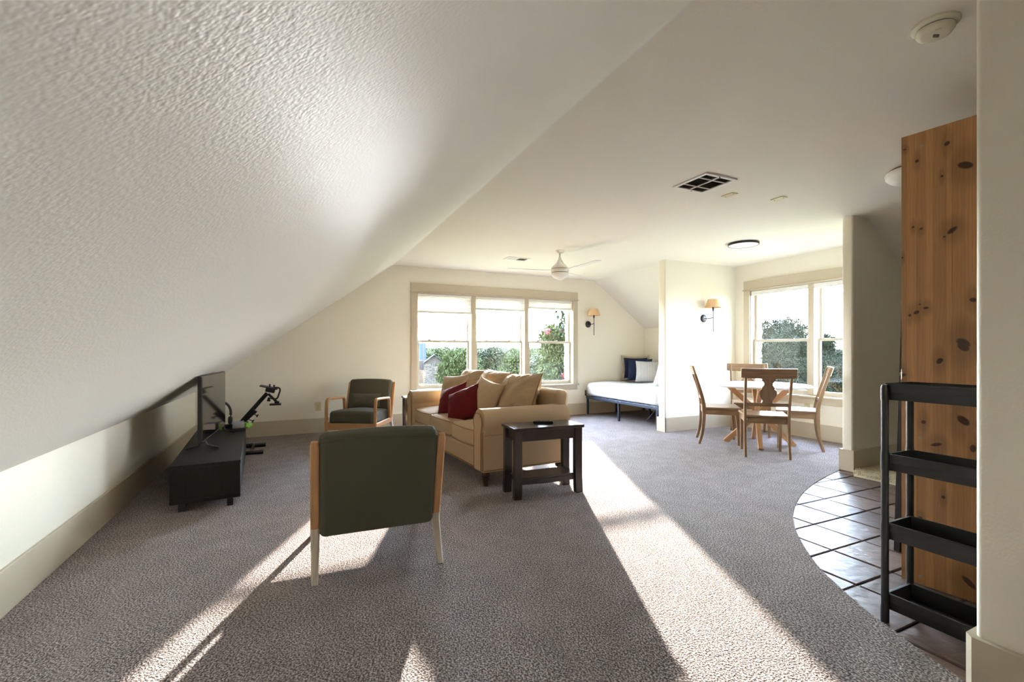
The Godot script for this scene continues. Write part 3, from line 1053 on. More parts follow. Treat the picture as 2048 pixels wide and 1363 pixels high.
# ---------------------------------------------------------------- television corner
func build_tv() -> void:
	var t := thing("tv_stand", "low black-brown wooden television bench on short feet", "tv stand", W(-0.665, 0, 4.9), -3.8 + 0.0)
	t.rotation_degrees.y = 3.8
	var w := 0.44
	var l := 1.80
	var mb := MB.new()
	mb.rbox(Vector3(0, 0.329, 0), Vector3(w, 0.026, l), 0.002, Basis(), 2)
	obj("top_board", mb, M.dark_board, t)
	mb = MB.new()
	mb.rbox(Vector3(0, 0.077, 0), Vector3(w - 0.004, 0.026, l - 0.004), 0.002, Basis(), 2)
	obj("bottom_board", mb, M.dark_board, t)
	for s: float in [-1.0, 1.0]:
		mb = MB.new()
		mb.rbox(Vector3(0, 0.203, s * (l / 2 - 0.012)), Vector3(w - 0.006, 0.226, 0.02), 0.002, Basis(), 1)
		obj("end_panel", mb, M.dark_board, t)
		for z: float in [-1.0, 1.0]:
			mb = MB.new()
			mb.rbox(Vector3(s * (w / 2 - 0.07), 0.032, z * (l / 2 - 0.05)), Vector3(0.04, 0.064, 0.04), 0.003)
			obj("leg", mb, M.black, t)
	mb = MB.new()
	mb.rbox(Vector3(-w / 2 + 0.01, 0.203, 0), Vector3(0.012, 0.226, l - 0.05), 0.001, Basis(), 2)
	obj("back_panel", mb, M.dark_board, t)
	mb = MB.new()
	mb.rbox(Vector3(0.0, 0.203, 0), Vector3(w - 0.03, 0.226, 0.02), 0.001, Basis(), 1)
	obj("divider", mb, M.dark_board, t)
	for s: float in [-1.0, 1.0]:
		mb = MB.new()
		mb.rbox(Vector3(w / 2 - 0.012, 0.203, s * (l / 4 - 0.005)), Vector3(0.018, 0.218, l / 2 - 0.032), 0.002, Basis(), 2)
		obj("drawer_front", mb, M.dark_board, t)

	# television on two V feet, screen towards the room (+x)
	var tv := thing("television", "flat screen television on splayed feet seen nearly edge-on", "television", W(-0.700, 0.342, 4.985), -2.2)
	var tl := 1.02
	mb = MB.new()
	mb.rbox(Vector3(0, 0.34, 0), Vector3(0.032, 0.545, tl), 0.006)
	mb.rbox(Vector3(-0.024, 0.24, 0), Vector3(0.03, 0.28, tl * 0.7), 0.012)
	obj("housing", mb, M.black, tv)
	mb = MB.new()
	mb.rbox(Vector3(0.0165, 0.345, 0), Vector3(0.003, 0.525, tl - 0.014))
	obj("screen", mb, mat(srgb(10, 10, 12), 0.08, 0.0, 0.7), tv)
	mb = MB.new()
	mb.rbox(Vector3(0.012, 0.072, 0), Vector3(0.016, 0.012, tl), 0.003)
	obj("lower_bezel", mb, mat(srgb(90, 96, 110), 0.2, 0.7), tv)
	for s: float in [-1.0, 1.0]:
		mb = MB.new()
		var z := s * (tl / 2 - 0.11)
		mb.bar([Vector3(0.0, 0.09, z), Vector3(0.03, 0.03, z), Vector3(0.115, 0.008, z + 0.01)], [0.035, 0.03, 0.022], [0.02, 0.018, 0.014], Vector3(0, 0, 1), 0.004)
		mb.bar([Vector3(0.0, 0.09, z), Vector3(-0.025, 0.03, z), Vector3(-0.115, 0.008, z + 0.01)], [0.035, 0.03, 0.022], [0.02, 0.018, 0.014], Vector3(0, 0, 1), 0.004)
		obj("foot", mb, M.black, tv)

	# silver box, headset and two game controllers at the far end of the bench
	var bxo := thing("media_box", "small silver and black box on the bench under the television", "media box", W(-0.545, 0.342, 5.46), 6)
	mb = MB.new()
	mb.rbox(Vector3(0, 0.018, 0), Vector3(0.12, 0.034, 0.11), 0.005)
	obj("base", mb, M.black, bxo)
	mb = MB.new()
	mb.rbox(Vector3(0, 0.065, 0), Vector3(0.105, 0.06, 0.09), 0.004)
	obj("case", mb, mat(srgb(190, 192, 200), 0.25, 0.6), bxo)
	mb = MB.new()
	mb.rbox(Vector3(0, 0.0965, 0), Vector3(0.1, 0.004, 0.085), 0.001)
	obj("lid", mb, mat(srgb(64, 80, 120), 0.3), bxo)
	var lime := mat(srgb(122, 182, 52), 0.38)
	var g0: Node3D = null
	for q in [[W(-0.80, 0.342, 5.60), 20.0, "lime green game controller on bench, partly behind the television"], [W(-0.505, 0.342, 5.645), -25.0, "lime green game controller on bench beside the silver box"]]:
		var g: Node3D
		if g0 == null:
			g = thing("game_controller", q[2], "game controller", q[0], q[1], "lime green game controllers on the bench")
			mb = MB.new()
			mb.rbox(Vector3(0, 0.038, 0), Vector3(0.15, 0.045, 0.07), 0.022, Basis(), 0, 3, 4, func(p: Vector3) -> Vector3: return p + Vector3(0, -0.010 * pow(absf(p.x) / 0.075, 2.0), 0))
			for s: float in [-1.0, 1.0]:
				mb.tube([Vector3(s * 0.05, 0.034, 0.01), Vector3(s * 0.064, 0.028, 0.04), Vector3(s * 0.07, 0.021, 0.07), Vector3(s * 0.072, 0.018, 0.085)], [0.026, 0.024, 0.020, 0.012], 12)
			obj("shell", mb, lime, g)
			for s: float in [-1.0, 1.0]:
				mb = MB.new()
				mb.lathe([Vector2(0.0, 0.05), Vector2(0.008, 0.05), Vector2(0.005, 0.064), Vector2(0.010, 0.068), Vector2(0.010, 0.072), Vector2(0, 0.071)], 14, Vector3(s * 0.034, 0, 0.008 * s))
				obj("thumbstick", mb, M.black, g)
			g0 = g
		else:
			g = g0.duplicate()
			g.name = numbered("game_controller")
			add_child(g)
			g.position = q[0]
			g.rotation_degrees.y = q[1]
			g.set_meta("label", q[2])
	var hs := thing("headset", "black headset standing on the bench behind the television edge", "headset", W(-0.73, 0.342, 5.75), 10)
	mb = MB.new()
	var hb := []
	for i in 15:
		var a := deg_to_rad(lerpf(-10, 190, i / 14.0))
		hb.append(Vector3(cos(a) * 0.085, 0.155 + sin(a) * 0.12, 0))
	mb.bar(hb, 0.045, 0.024, Vector3(0, 0, 1), 0.004)
	obj("headband", mb, mat(srgb(34, 36, 52), 0.35), hs)
	for s: float in [-1.0, 1.0]:
		mb = MB.new()
		mb.lathe([Vector2(0, -0.02), Vector2(0.03, -0.02), Vector2(0.042, -0.008), Vector2(0.042, 0.012), Vector2(0.03, 0.02), Vector2(0, 0.02)], 20, Vector3(s * 0.08, 0.075, 0), Basis(Vector3(0, 0, 1), PI / 2))
		mb.bar([Vector3(s * 0.085, 0.14, 0), Vector3(s * 0.085, 0.075, 0)], 0.02, 0.012, Vector3(0, 0, 1), 0.003)
		obj("ear_cup", mb, M.black, hs)
	mb = MB.new()
	mb.rbox(Vector3(0, 0.018, 0), Vector3(0.2, 0.036, 0.07), 0.008)
	obj("rest", mb, M.black, hs)

	# folding stand for a racing wheel behind the bench
	var ws := thing("wheel_stand", "black folding racing wheel stand of tubes with knobs behind bench", "wheel stand", W(-0.62, 0, 6.12), 0)
	var P := func(x: float, y: float, d: float) -> Vector3: return Vector3(x + 0.62, y, -(d - 6.12))
	for d: float in [5.9, 6.34]:
		mb = MB.new()
		mb.tube([P.call(-0.98, 0.026, d), P.call(-0.36, 0.026, d)], 0.024, 12)
		obj("floor_tube", mb, M.black_metal, ws)
		mb = MB.new()
		mb.tube([P.call(-0.415, 0.026, d), P.call(-0.345, 0.026, d)], 0.026, 12)
		obj("rubber_cap", mb, M.black, ws)
	mb = MB.new()
	mb.tube([P.call(-0.47, 0.032, 5.9), P.call(-0.47, 0.032, 6.34)], 0.018, 10)
	obj("cross_tube", mb, M.black_metal, ws)
	mb = MB.new()
	mb.tube([P.call(-0.88, 0.032, 5.9), P.call(-0.88, 0.032, 6.34)], 0.018, 10)
	obj("cross_tube", mb, M.black_metal, ws)
	mb = MB.new()
	mb.tube([P.call(-0.88, 0.04, 6.12), P.call(-0.46, 0.455, 6.12)], 0.030, 12)
	obj("lower_mast", mb, M.black_metal, ws)
	mb = MB.new()
	mb.tube([P.call(-0.60, 0.32, 6.12), P.call(-0.318, 0.665, 6.12)], 0.023, 12)
	mb.tube([P.call(-0.475, 0.44, 6.12), P.call(-0.445, 0.475, 6.12)], 0.035, 12)
	obj("upper_mast", mb, M.black_metal, ws)
	for q in [[-0.475, 0.435, 0.05, -0.045], [-0.52, 0.375, 0.05, -0.045]]:
		mb = MB.new()
		var a: Vector3 = P.call(q[0], q[1], 6.12)
		var b: Vector3 = a + Vector3(q[2], q[3] * 0.55, 0)
		mb.tube([a, b], 0.005, 8)
		mb.tube([b, b + Vector3(0.012, -0.008, 0)], [0.016, 0.019], 12)
		obj("knob", mb, M.black, ws)
	mb = MB.new()
	mb.rbox(P.call(-0.30, 0.735, 6.12), Vector3(0.19, 0.012, 0.20), 0.004, Basis(Vector3(0, 0, 1), deg_to_rad(-14)))
	obj("mount_plate", mb, M.black, ws)
	mb = MB.new()
	mb.rbox(P.call(-0.285, 0.70, 6.12), Vector3(0.10, 0.05, 0.10), 0.008, Basis(Vector3(0, 0, 1), deg_to_rad(-14)))
	for q in [[-0.29, 0.75], [-0.245, 0.74]]:
		mb.tube([P.call(q[0], q[1] - 0.02, 6.10), P.call(q[0], q[1] + 0.022, 6.10)], 0.009, 10)
	obj("mount_block", mb, M.black, ws)
	mb = MB.new()
	var cp := [P.call(-0.25, 0.735, 6.06)]
	cp.append_array(bez(P.call(-0.205, 0.73, 6.06), P.call(-0.185, 0.728, 6.06), P.call(-0.178, 0.715, 6.06), P.call(-0.182, 0.69, 6.06), 5))
	cp.append_array(bez(P.call(-0.20, 0.63, 6.06), P.call(-0.206, 0.61, 6.06), P.call(-0.215, 0.60, 6.06), P.call(-0.235, 0.598, 6.06), 5))
	cp.append(P.call(-0.285, 0.612, 6.06))
	mb.bar(cp, 0.022, 0.018, Vector3(0, 0, 1), 0.004)
	obj("clamp_arm", mb, M.black, ws)
	mb = MB.new()
	mb.tube([P.call(-0.305, 0.66, 6.08), P.call(-0.205, 0.55, 6.08)], 0.014, 10)
	mb.tube([P.call(-0.298, 0.62, 6.07), P.call(-0.300, 0.575, 6.07)], [0.008, 0.02], 10)
	obj("shifter_arm", mb, M.black_metal, ws)
	mb = MB.new()
	mb.rbox(P.call(-0.23, 0.535, 6.08), Vector3(0.12, 0.018, 0.10), 0.004)
	mb.rbox(P.call(-0.215, 0.555, 6.08), Vector3(0.05, 0.03, 0.05), 0.006)
	obj("shifter_plate", mb, M.black, ws)

# ---------------------------------------------------------------- bed alcove
func build_bed() -> void:
	var x0 := 4.80
	var x1 := 6.14
	var d0 := 5.20
	var d1 := 7.06
	var t := thing("platform_bed", "dark metal platform bed in the alcove under white mattress", "bed", W((x0 + x1) / 2, 0, (d0 + d1) / 2))
	var O := Vector3((x0 + x1) / 2, 0, -(d0 + d1) / 2)
	var mb := MB.new()
	for x: float in [x0 + 0.015, x1 - 0.015]:
		mb = MB.new(); mb.rbox(W(x, 0.315, (d0 + d1) / 2) - O, Vector3(0.03, 0.05, d1 - d0), 0.004); obj("side_rail", mb, M.bed_metal, t)
	for d: float in [d0 + 0.015, d1 - 0.015, (d0 + d1) / 2]:
		mb = MB.new(); mb.rbox(W((x0 + x1) / 2, 0.312, d) - O, Vector3(x1 - x0 - 0.06, 0.04, 0.03), 0.004); obj("cross_rail", mb, M.bed_metal, t)
	for i in 9:
		mb = MB.new(); mb.rbox(W((x0 + x1) / 2, 0.336, lerpf(d0 + 0.1, d1 - 0.1, i / 8.0)) - O, Vector3(x1 - x0 - 0.06, 0.012, 0.06), 0.002); obj("slat", mb, M.bed_metal, t)
	for x: float in [x0 + 0.018, (x0 + x1) / 2, x1 - 0.018]:
		for d: float in [d0 + 0.03, (d0 + d1) / 2, d1 - 0.03]:
			mb = MB.new(); mb.rbox(W(x, 0.147, d) - O, Vector3(0.034, 0.294, 0.034), 0.004); obj("leg", mb, M.bed_metal, t)
	mb = MB.new()
	mb.tube([W(x0 + 0.5, 0.29, d0 + 0.5) - O, W(x0 + 0.35, 0.02, d0 + 0.65) - O], 0.011, 8)
	obj("brace", mb, M.bed_metal, t)
	mb = MB.new()
	for d: float in [d0 + 0.08, (d0 + d1) / 2 - 0.05, (d0 + d1) / 2 + 0.05]:
		mb.rbox(W(x0 - 0.002, 0.325, d) - O, Vector3(0.006, 0.014, 0.014), 0.003)
	obj("bolts", mb, M.screw, t)
	mb = MB.new()
	mb.rbox(W(x0 - 0.012, 0.39, d1 - 0.01) - O, Vector3(0.02, 0.10, 0.03), 0.004)
	obj("corner_guard", mb, M.black, t)
	mb = MB.new()
	mb.rbox(Vector3(0, 0.125, 0), Vector3(x1 - x0 + 0.01, 0.25, d1 - d0 - 0.02), 0.075, Basis(), 2, 4, 9, func(p: Vector3) -> Vector3: return p + Vector3(0.008 * sin(p.z * 9.0) * sin(p.y * 14.0), 0.012 * sin(p.x * 5 + p.z * 4) + 0.01 * sin(p.z * 3.1) if p.y > 0 else 0.0, 0.006 * sin(p.x * 11.0)))
	var ms := obj("mattress", mb, M.sheet)
	tag(ms, "white sheeted mattress on the metal bed frame", "mattress")
	ms.position = W((x0 + x1) / 2, 0.343, (d0 + d1) / 2)

	var stripe := PackedByteArray()
	stripe.resize(256 * 3)
	for i in 256:
		var k := 0.78 + 0.2 * sin(i * 0.9) * sin(i * 0.31 + 1.0)
		stripe[i * 3] = int(214 * k); stripe[i * 3 + 1] = int(212 * k); stripe[i * 3 + 2] = int(206 * k)
	var sm := mat(Color.WHITE, 0.9, 0.0, 0.2)
	sm.albedo_texture = ImageTexture.create_from_image(Image.create_from_data(256, 1, false, Image.FORMAT_RGB8, stripe))
	sm.uv1_scale = Vector3(1.6, 1, 1)
	M.striped = sm
	# pillow, label, place, size, turn, lean
	for q in [["navy pillow with a beige flange, rearmost on the bed", "navy", W(5.80, 0.835, 6.88), Vector2(0.44, 0.40), -36.0, -14.0, 0.05],
			["plain navy pillow between flanged and striped pillows on the bed", "navy", W(5.73, 0.81, 6.68), Vector2(0.45, 0.42), -38.0, -16.0, 0.0],
			["light grey striped pillow in front of the navy pillows", "striped", W(5.70, 0.79, 6.42), Vector2(0.45, 0.40), -42.0, -20.0, 0.0],
			["plump white bed pillow at the partition end of mattress", "sheet", W(5.27, 0.785, 5.40), Vector2(0.68, 0.38), 180.0, -22.0, 0.0]]:
		var o := thing("bed_pillow", q[0], "pillow", q[2], q[4], "pillows on the bed")
		mb = MB.new()
		mb.pillow(q[3].x, q[3].y, 0.20, Transform3D(Basis(Vector3.RIGHT, deg_to_rad(q[5]))), 0.08, 120 + int(q[4]) + o.get_index(), 0.006)
		obj("cover", mb, M[q[1]], o)
		if q[6] > 0.0:
			mb = MB.new()
			mb.pillow(q[3].x + 0.09, q[3].y + 0.09, 0.012, Transform3D(Basis(Vector3.RIGHT, deg_to_rad(q[5])), Vector3(0, 0, -0.004)), 0.12, 7, 0.01)
			obj("flange", mb, M.flange, o)

# ---------------------------------------------------------------- kitchen side
func pine_texture() -> ImageTexture:
	# solid pine panel 0.5 m deep (x) and 2.26 m tall (y): glued boards, grain and knots
	var w := 320
	var h := 1440
	var f := FastNoiseLite.new()
	f.seed = 4
	f.frequency = 0.02
	f.fractal_octaves = 4
	var wave := FastNoiseLite.new()
	wave.seed = 9
	wave.frequency = 0.004
	var cuts := [0.0, 0.022, 0.062, 0.095, 0.125, 0.172, 0.192, 0.235, 0.275, 0.32, 0.365, 0.41, 0.46, 0.5]
	var tone := [0.86, 1.06, 0.94, 1.10, 0.90, 1.12, 0.95, 1.06, 0.88, 1.08, 0.96, 1.04, 0.92]
	var knots := []
	# pixel places measured on the photographed panel
	for k in [[1810, 299, 4, 2, 0], [1836, 322, 4, 4, 0], [1897, 287, 5, 6, 40], [1932, 330, 16, 8, 25], [1887, 352, 3, 3, 0], [1828, 454, 3, 3, 0], [1845, 457, 4, 3, 0], [1907, 460, 12, 5, -40], [1892, 473, 3, 2, 0], [1804, 515, 3, 3, 0], [1821, 630, 3, 4, 0], [1835, 624, 7, 4, -30], [1855, 615, 6, 3, 0], [1842, 608, 2, 2, 0], [1928, 685, 15, 9, 40], [1882, 722, 7, 5, -50], [1807, 749, 6, 4, -30], [1946, 599, 7, 5, 20], [1883, 720, 7, 5, -40], [1928, 693, 14, 8, 45], [1928, 840, 15, 8, 45], [1876, 888, 12, 4, -18], [1946, 896, 6, 9, 0], [1890, 993, 4, 4, 0], [1843, 1034, 5, 3, 0], [1938, 1163, 18, 6, 45], [1850, 843, 5, 5, 0]]:
		var x: float = (k[0] - 1803.0) / 149.0 * 0.275
		var fw := lerpf(2.36, 2.13, (k[0] - 1803.0) / 149.0)
		var y: float = 1.17 + (700.0 - k[1]) / 919.0 * fw
		knots.append([x, y, k[2] * 0.0022, k[3] * 0.0024, deg_to_rad(k[4])])
	var near := []
	for y in h: near.append([])
	for k in knots:
		for y in range(maxi(0, int((2.26 - k[1] - 0.16) / 2.26 * h)), mini(h, int((2.26 - k[1] + 0.16) / 2.26 * h))): near[y].append(k)
	var d := PackedByteArray()
	d.resize(w * h * 3)
	var base := Vector3(0.54, 0.275, 0.105)
	for py in h:
		var y := 2.26 * (1.0 - float(py) / h)
		for px in w:
			var x := 0.5 * float(px) / w
			var b := 0
			while b < 12 and x > cuts[b + 1]: b += 1
			var warp := wave.get_noise_2d(x * 900.0 + b * 77.0, y * 260.0) * 2.2
			var ring := sin((x * 520.0 + warp * 6.0) + f.get_noise_2d(x * 2600.0, y * 60.0) * 2.0)
			var s: float = tone[b] * (1.0 + 0.055 * ring + 0.10 * f.get_noise_2d(x * 3200.0 + b * 50.0, y * 40.0))
			if absf(x - cuts[b]) < 0.0012: s *= 0.88
			var dark := 0.0
			for k in near[py]:
				var dx: float = x - k[0]
				var dy: float = y - k[1]
				var ux := dx * cos(k[4]) - dy * sin(k[4])
				var uy := dx * sin(k[4]) + dy * cos(k[4])
				var e := sqrt(ux * ux / (k[2] * k[2]) + uy * uy / (k[3] * k[3]))
				dark = maxf(dark, 1.0 - smoothstep(0.55, 1.15, e))
				dark = maxf(dark, 0.28 * (1.0 - smoothstep(1.0, 2.6, sqrt(dx * dx / (k[2] * k[2]) + dy * dy / (k[3] * k[3] * 9.0)))))
			var c := (base * s).lerp(Vector3(0.045, 0.016, 0.009), minf(1.0, dark * 1.1) * 0.94)
			var o := (py * w + px) * 3
			var lc := Color(c.x, c.y, c.z).linear_to_srgb()
			d[o] = clampi(int(lc.r * 255.0), 0, 255); d[o + 1] = clampi(int(lc.g * 255.0), 0, 255); d[o + 2] = clampi(int(lc.b * 255.0), 0, 255)
	return ImageTexture.create_from_image(Image.create_from_data(w, h, false, Image.FORMAT_RGB8, d))

func build_kitchen() -> void:
	# tall pine cabinet, its side towards the room. local x runs along the side panel towards the camera
	var t := thing("pine_cabinet", "tall knotty pine cabinet side showing dark knots and screws", "cabinet", W(2.81, 0, 1.289), 0)
	t.rotation.y = -atan2(0.5 * cos(deg_to_rad(8.4)), 0.5 * sin(deg_to_rad(8.4)))
	var pm := mat(Color.WHITE, 0.42)
	pm.albedo_texture = pine_texture()
	var cuts := [0.0, 0.062, 0.125, 0.192, 0.275, 0.365, 0.5]
	var mb := MB.new()
	for i in cuts.size() - 1:
		mb = MB.new()
		var a: float = cuts[i]
		var b: float = cuts[i + 1] - 0.0004
		var i0 := 0
		mb.rbox(Vector3((a + b) / 2, 1.13, -0.009), Vector3(b - a, 2.26, 0.018), 0.0006)
		for k in mb.v.size(): mb.uv[k] = Vector2(mb.v[k].x / 0.5, 1.0 - mb.v[k].y / 2.26)
		obj("side_board", mb, pm, t)
	var pine := wood(srgb(196, 142, 84), M.grain, 0.42)
	mb = MB.new(); mb.rbox(Vector3(0.25, 2.245, -0.42), Vector3(0.49, 0.018, 0.78), 0.001, Basis(), 2); obj("top_board", mb, pine, t)
	mb = MB.new(); mb.rbox(Vector3(0.25, 1.13, -0.81), Vector3(0.5, 2.26, 0.018), 0.001); obj("far_side", mb, pine, t)
	mb = MB.new(); mb.rbox(Vector3(0.012, 1.18, -0.41), Vector3(0.018, 2.1, 0.76), 0.001); obj("door", mb, pine, t)
	for y: float in [0.12, 0.8, 1.5]:
		mb = MB.new(); mb.rbox(Vector3(0.26, y, -0.41), Vector3(0.46, 0.018, 0.78), 0.001, Basis(), 2); obj("shelf", mb, pine, t)
	for q in [[0.078, 2.19], [0.073, 0.735], [0.075, 0.04]]:
		mb = MB.new()
		mb.lathe([Vector2(0, 0.002), Vector2(0.0035, 0.002), Vector2(0.0062, 0.0006), Vector2(0.0062, -0.001), Vector2(0, -0.001)], 12, Vector3(q[0], q[1], 0.0), Basis(Vector3.RIGHT, PI / 2))
		obj("screw", mb, M.screw, t)

	# slim black cart with four trays
	var c := thing("rolling_cart", "slim black plastic four-tier cart beside the pine cabinet", "cart", W(2.40, 0, 0.87), 0)
	var hw := 0.100
	var hl := 0.245
	for s: float in [-1.0, 1.0]:
		for z: float in [-1.0, 1.0]:
			mb = MB.new()
			var pts := []
			var rr := []
			for y: float in [0.0, 0.06, 0.075, 0.35, 0.36, 0.42, 0.435, 0.65, 0.66, 0.725, 0.74, 0.955, 0.96, 1.005, 1.015, 1.021]:
				pts.append(Vector3(s * hw, y, z * hl))
				rr.append(0.0155 if (y > 0.355 and y < 0.425) or (y > 0.655 and y < 0.73) or (y > 0.957 and y < 1.01) or y < 0.065 else (0.011 if y > 1.018 else 0.0138))
			mb.tube(pts, rr, 14)
			obj("post", mb, M.black_plastic, c)
	for y0: float in [0.053, 0.355, 0.652, 0.956]:
		var tr := Node3D.new()
		tr.name = "tray"
		c.add_child(tr, true)
		tr.position = Vector3(0, y0, 0)
		mb = MB.new()
		var fl := 0.012
		# slotted floor: two rows of small slots
		mb.rbox(Vector3(-0.058, 0.004, 0), Vector3(0.044, 0.006, 2 * hl - 0.02))
		mb.rbox(Vector3(0.058, 0.004, 0), Vector3(0.044, 0.006, 2 * hl - 0.02))
		mb.rbox(Vector3(0.0, 0.004, 0), Vector3(0.044, 0.006, 2 * hl - 0.02))
		for i in 10:
			var z := lerpf(-hl + 0.03, hl - 0.03, i / 9.0)
			for x: float in [-0.029, 0.029]: mb.rbox(Vector3(x, 0.004, z), Vector3(0.014, 0.006, 0.037))
		obj("tray_floor", mb, M.black_plastic, tr)
		mb = MB.new()
		for s: float in [-1.0, 1.0]:
			mb.rbox(Vector3(s * 0.087, 0.036, 0), Vector3(0.004, 0.072, 2 * hl - 0.01), 0.001, Basis(Vector3(0, 0, 1), deg_to_rad(-7 * s)), 2)
			mb.rbox(Vector3(s * 0.094, 0.070, 0), Vector3(0.010, 0.006, 2 * hl), 0.002, Basis(), 2)
			mb.rbox(Vector3(s * 0.092, 0.052, 0), Vector3(0.003, 0.034, 2 * hl - 0.02), 0.001, Basis(), 2)
			mb.rbox(Vector3(0, 0.036, s * (hl - 0.012)), Vector3(0.17, 0.072, 0.004), 0.001, Basis(Vector3.RIGHT, deg_to_rad(5 * s)), 0)
			mb.rbox(Vector3(0, 0.070, s * (hl - 0.006)), Vector3(0.19, 0.006, 0.010), 0.002, Basis(), 0)
		obj("tray_rim", mb, M.black_plastic, tr)

	# leaning black folding panel seen past the cabinet edge
	var lp := thing("folding_panel", "thin black folding panel leaning behind the pine cabinet edge", "panel", W(3.165, 0, 1.49), 0)
	for q in [[0.0, 1.02], [1.04, 1.555]]:
		mb = MB.new()
		mb.prism(PackedVector2Array([Vector2(0.058 * q[0], q[0]), Vector2(0.40, q[0]), Vector2(0.40, q[1]), Vector2(0.058 * q[1], q[1])]), 0.028)
		obj("leaf", mb, M.black, lp)
	var up := Vector3(0.058, 1.0, 0)
	mb = MB.new()
	mb.tube([up * 1.0 + Vector3(0.004, 0, 0.014), up * 1.06 + Vector3(0.004, 0, 0.014)], 0.006, 8)
	obj("hinge", mb, M.screw, lp)

	# shaggy rug end on the tiles
	mb = MB.new()
	var ru := PackedVector2Array([Vector2(4.70, 2.10), Vector2(5.9, 2.05), Vector2(5.95, 2.56), Vector2(4.83, 2.59), Vector2(4.70, 2.53)])
	plan(mb, ru, -0.002, 0.016)
	var rug := thing("rug", "cream shaggy rug on the tiles at the kitchen partition", "rug", Vector3.ZERO)
	obj("backing", mb, M.rug, rug)
	# its pile: short yarns
	var yarn := MB.new()
	yarn.tube([Vector3(0, 0, 0), Vector3(0.003, 0.014, 0.002), Vector3(0.01, 0.022, -0.002)], [0.0045, 0.0045, 0.0025], 5)
	var mm := MultiMesh.new()
	mm.transform_format = MultiMesh.TRANSFORM_3D
	mm.mesh = yarn.mesh()
	var places := []
	while places.size() < 9000:
		var p := Vector2(rng.randf_range(4.66, 5.7), rng.randf_range(2.03, 2.61))
		if Geometry2D.is_point_in_polygon(p, ru): places.append(p)
	mm.instance_count = places.size()
	for i in places.size():
		mm.set_instance_transform(i, Transform3D(Basis(Vector3.UP, rng.randf() * TAU) * Basis(Vector3.RIGHT, rng.randf_range(-0.5, 0.5)) * Basis().scaled(Vector3.ONE * rng.randf_range(0.7, 1.3)), Vector3(places[i].x, 0.012, -places[i].y)))
	var pile := MultiMeshInstance3D.new()
	pile.multimesh = mm
	pile.material_override = M.rug
	pile.name = "pile"
	pile.set_meta("kind", "stuff")
	rug.add_child(pile)

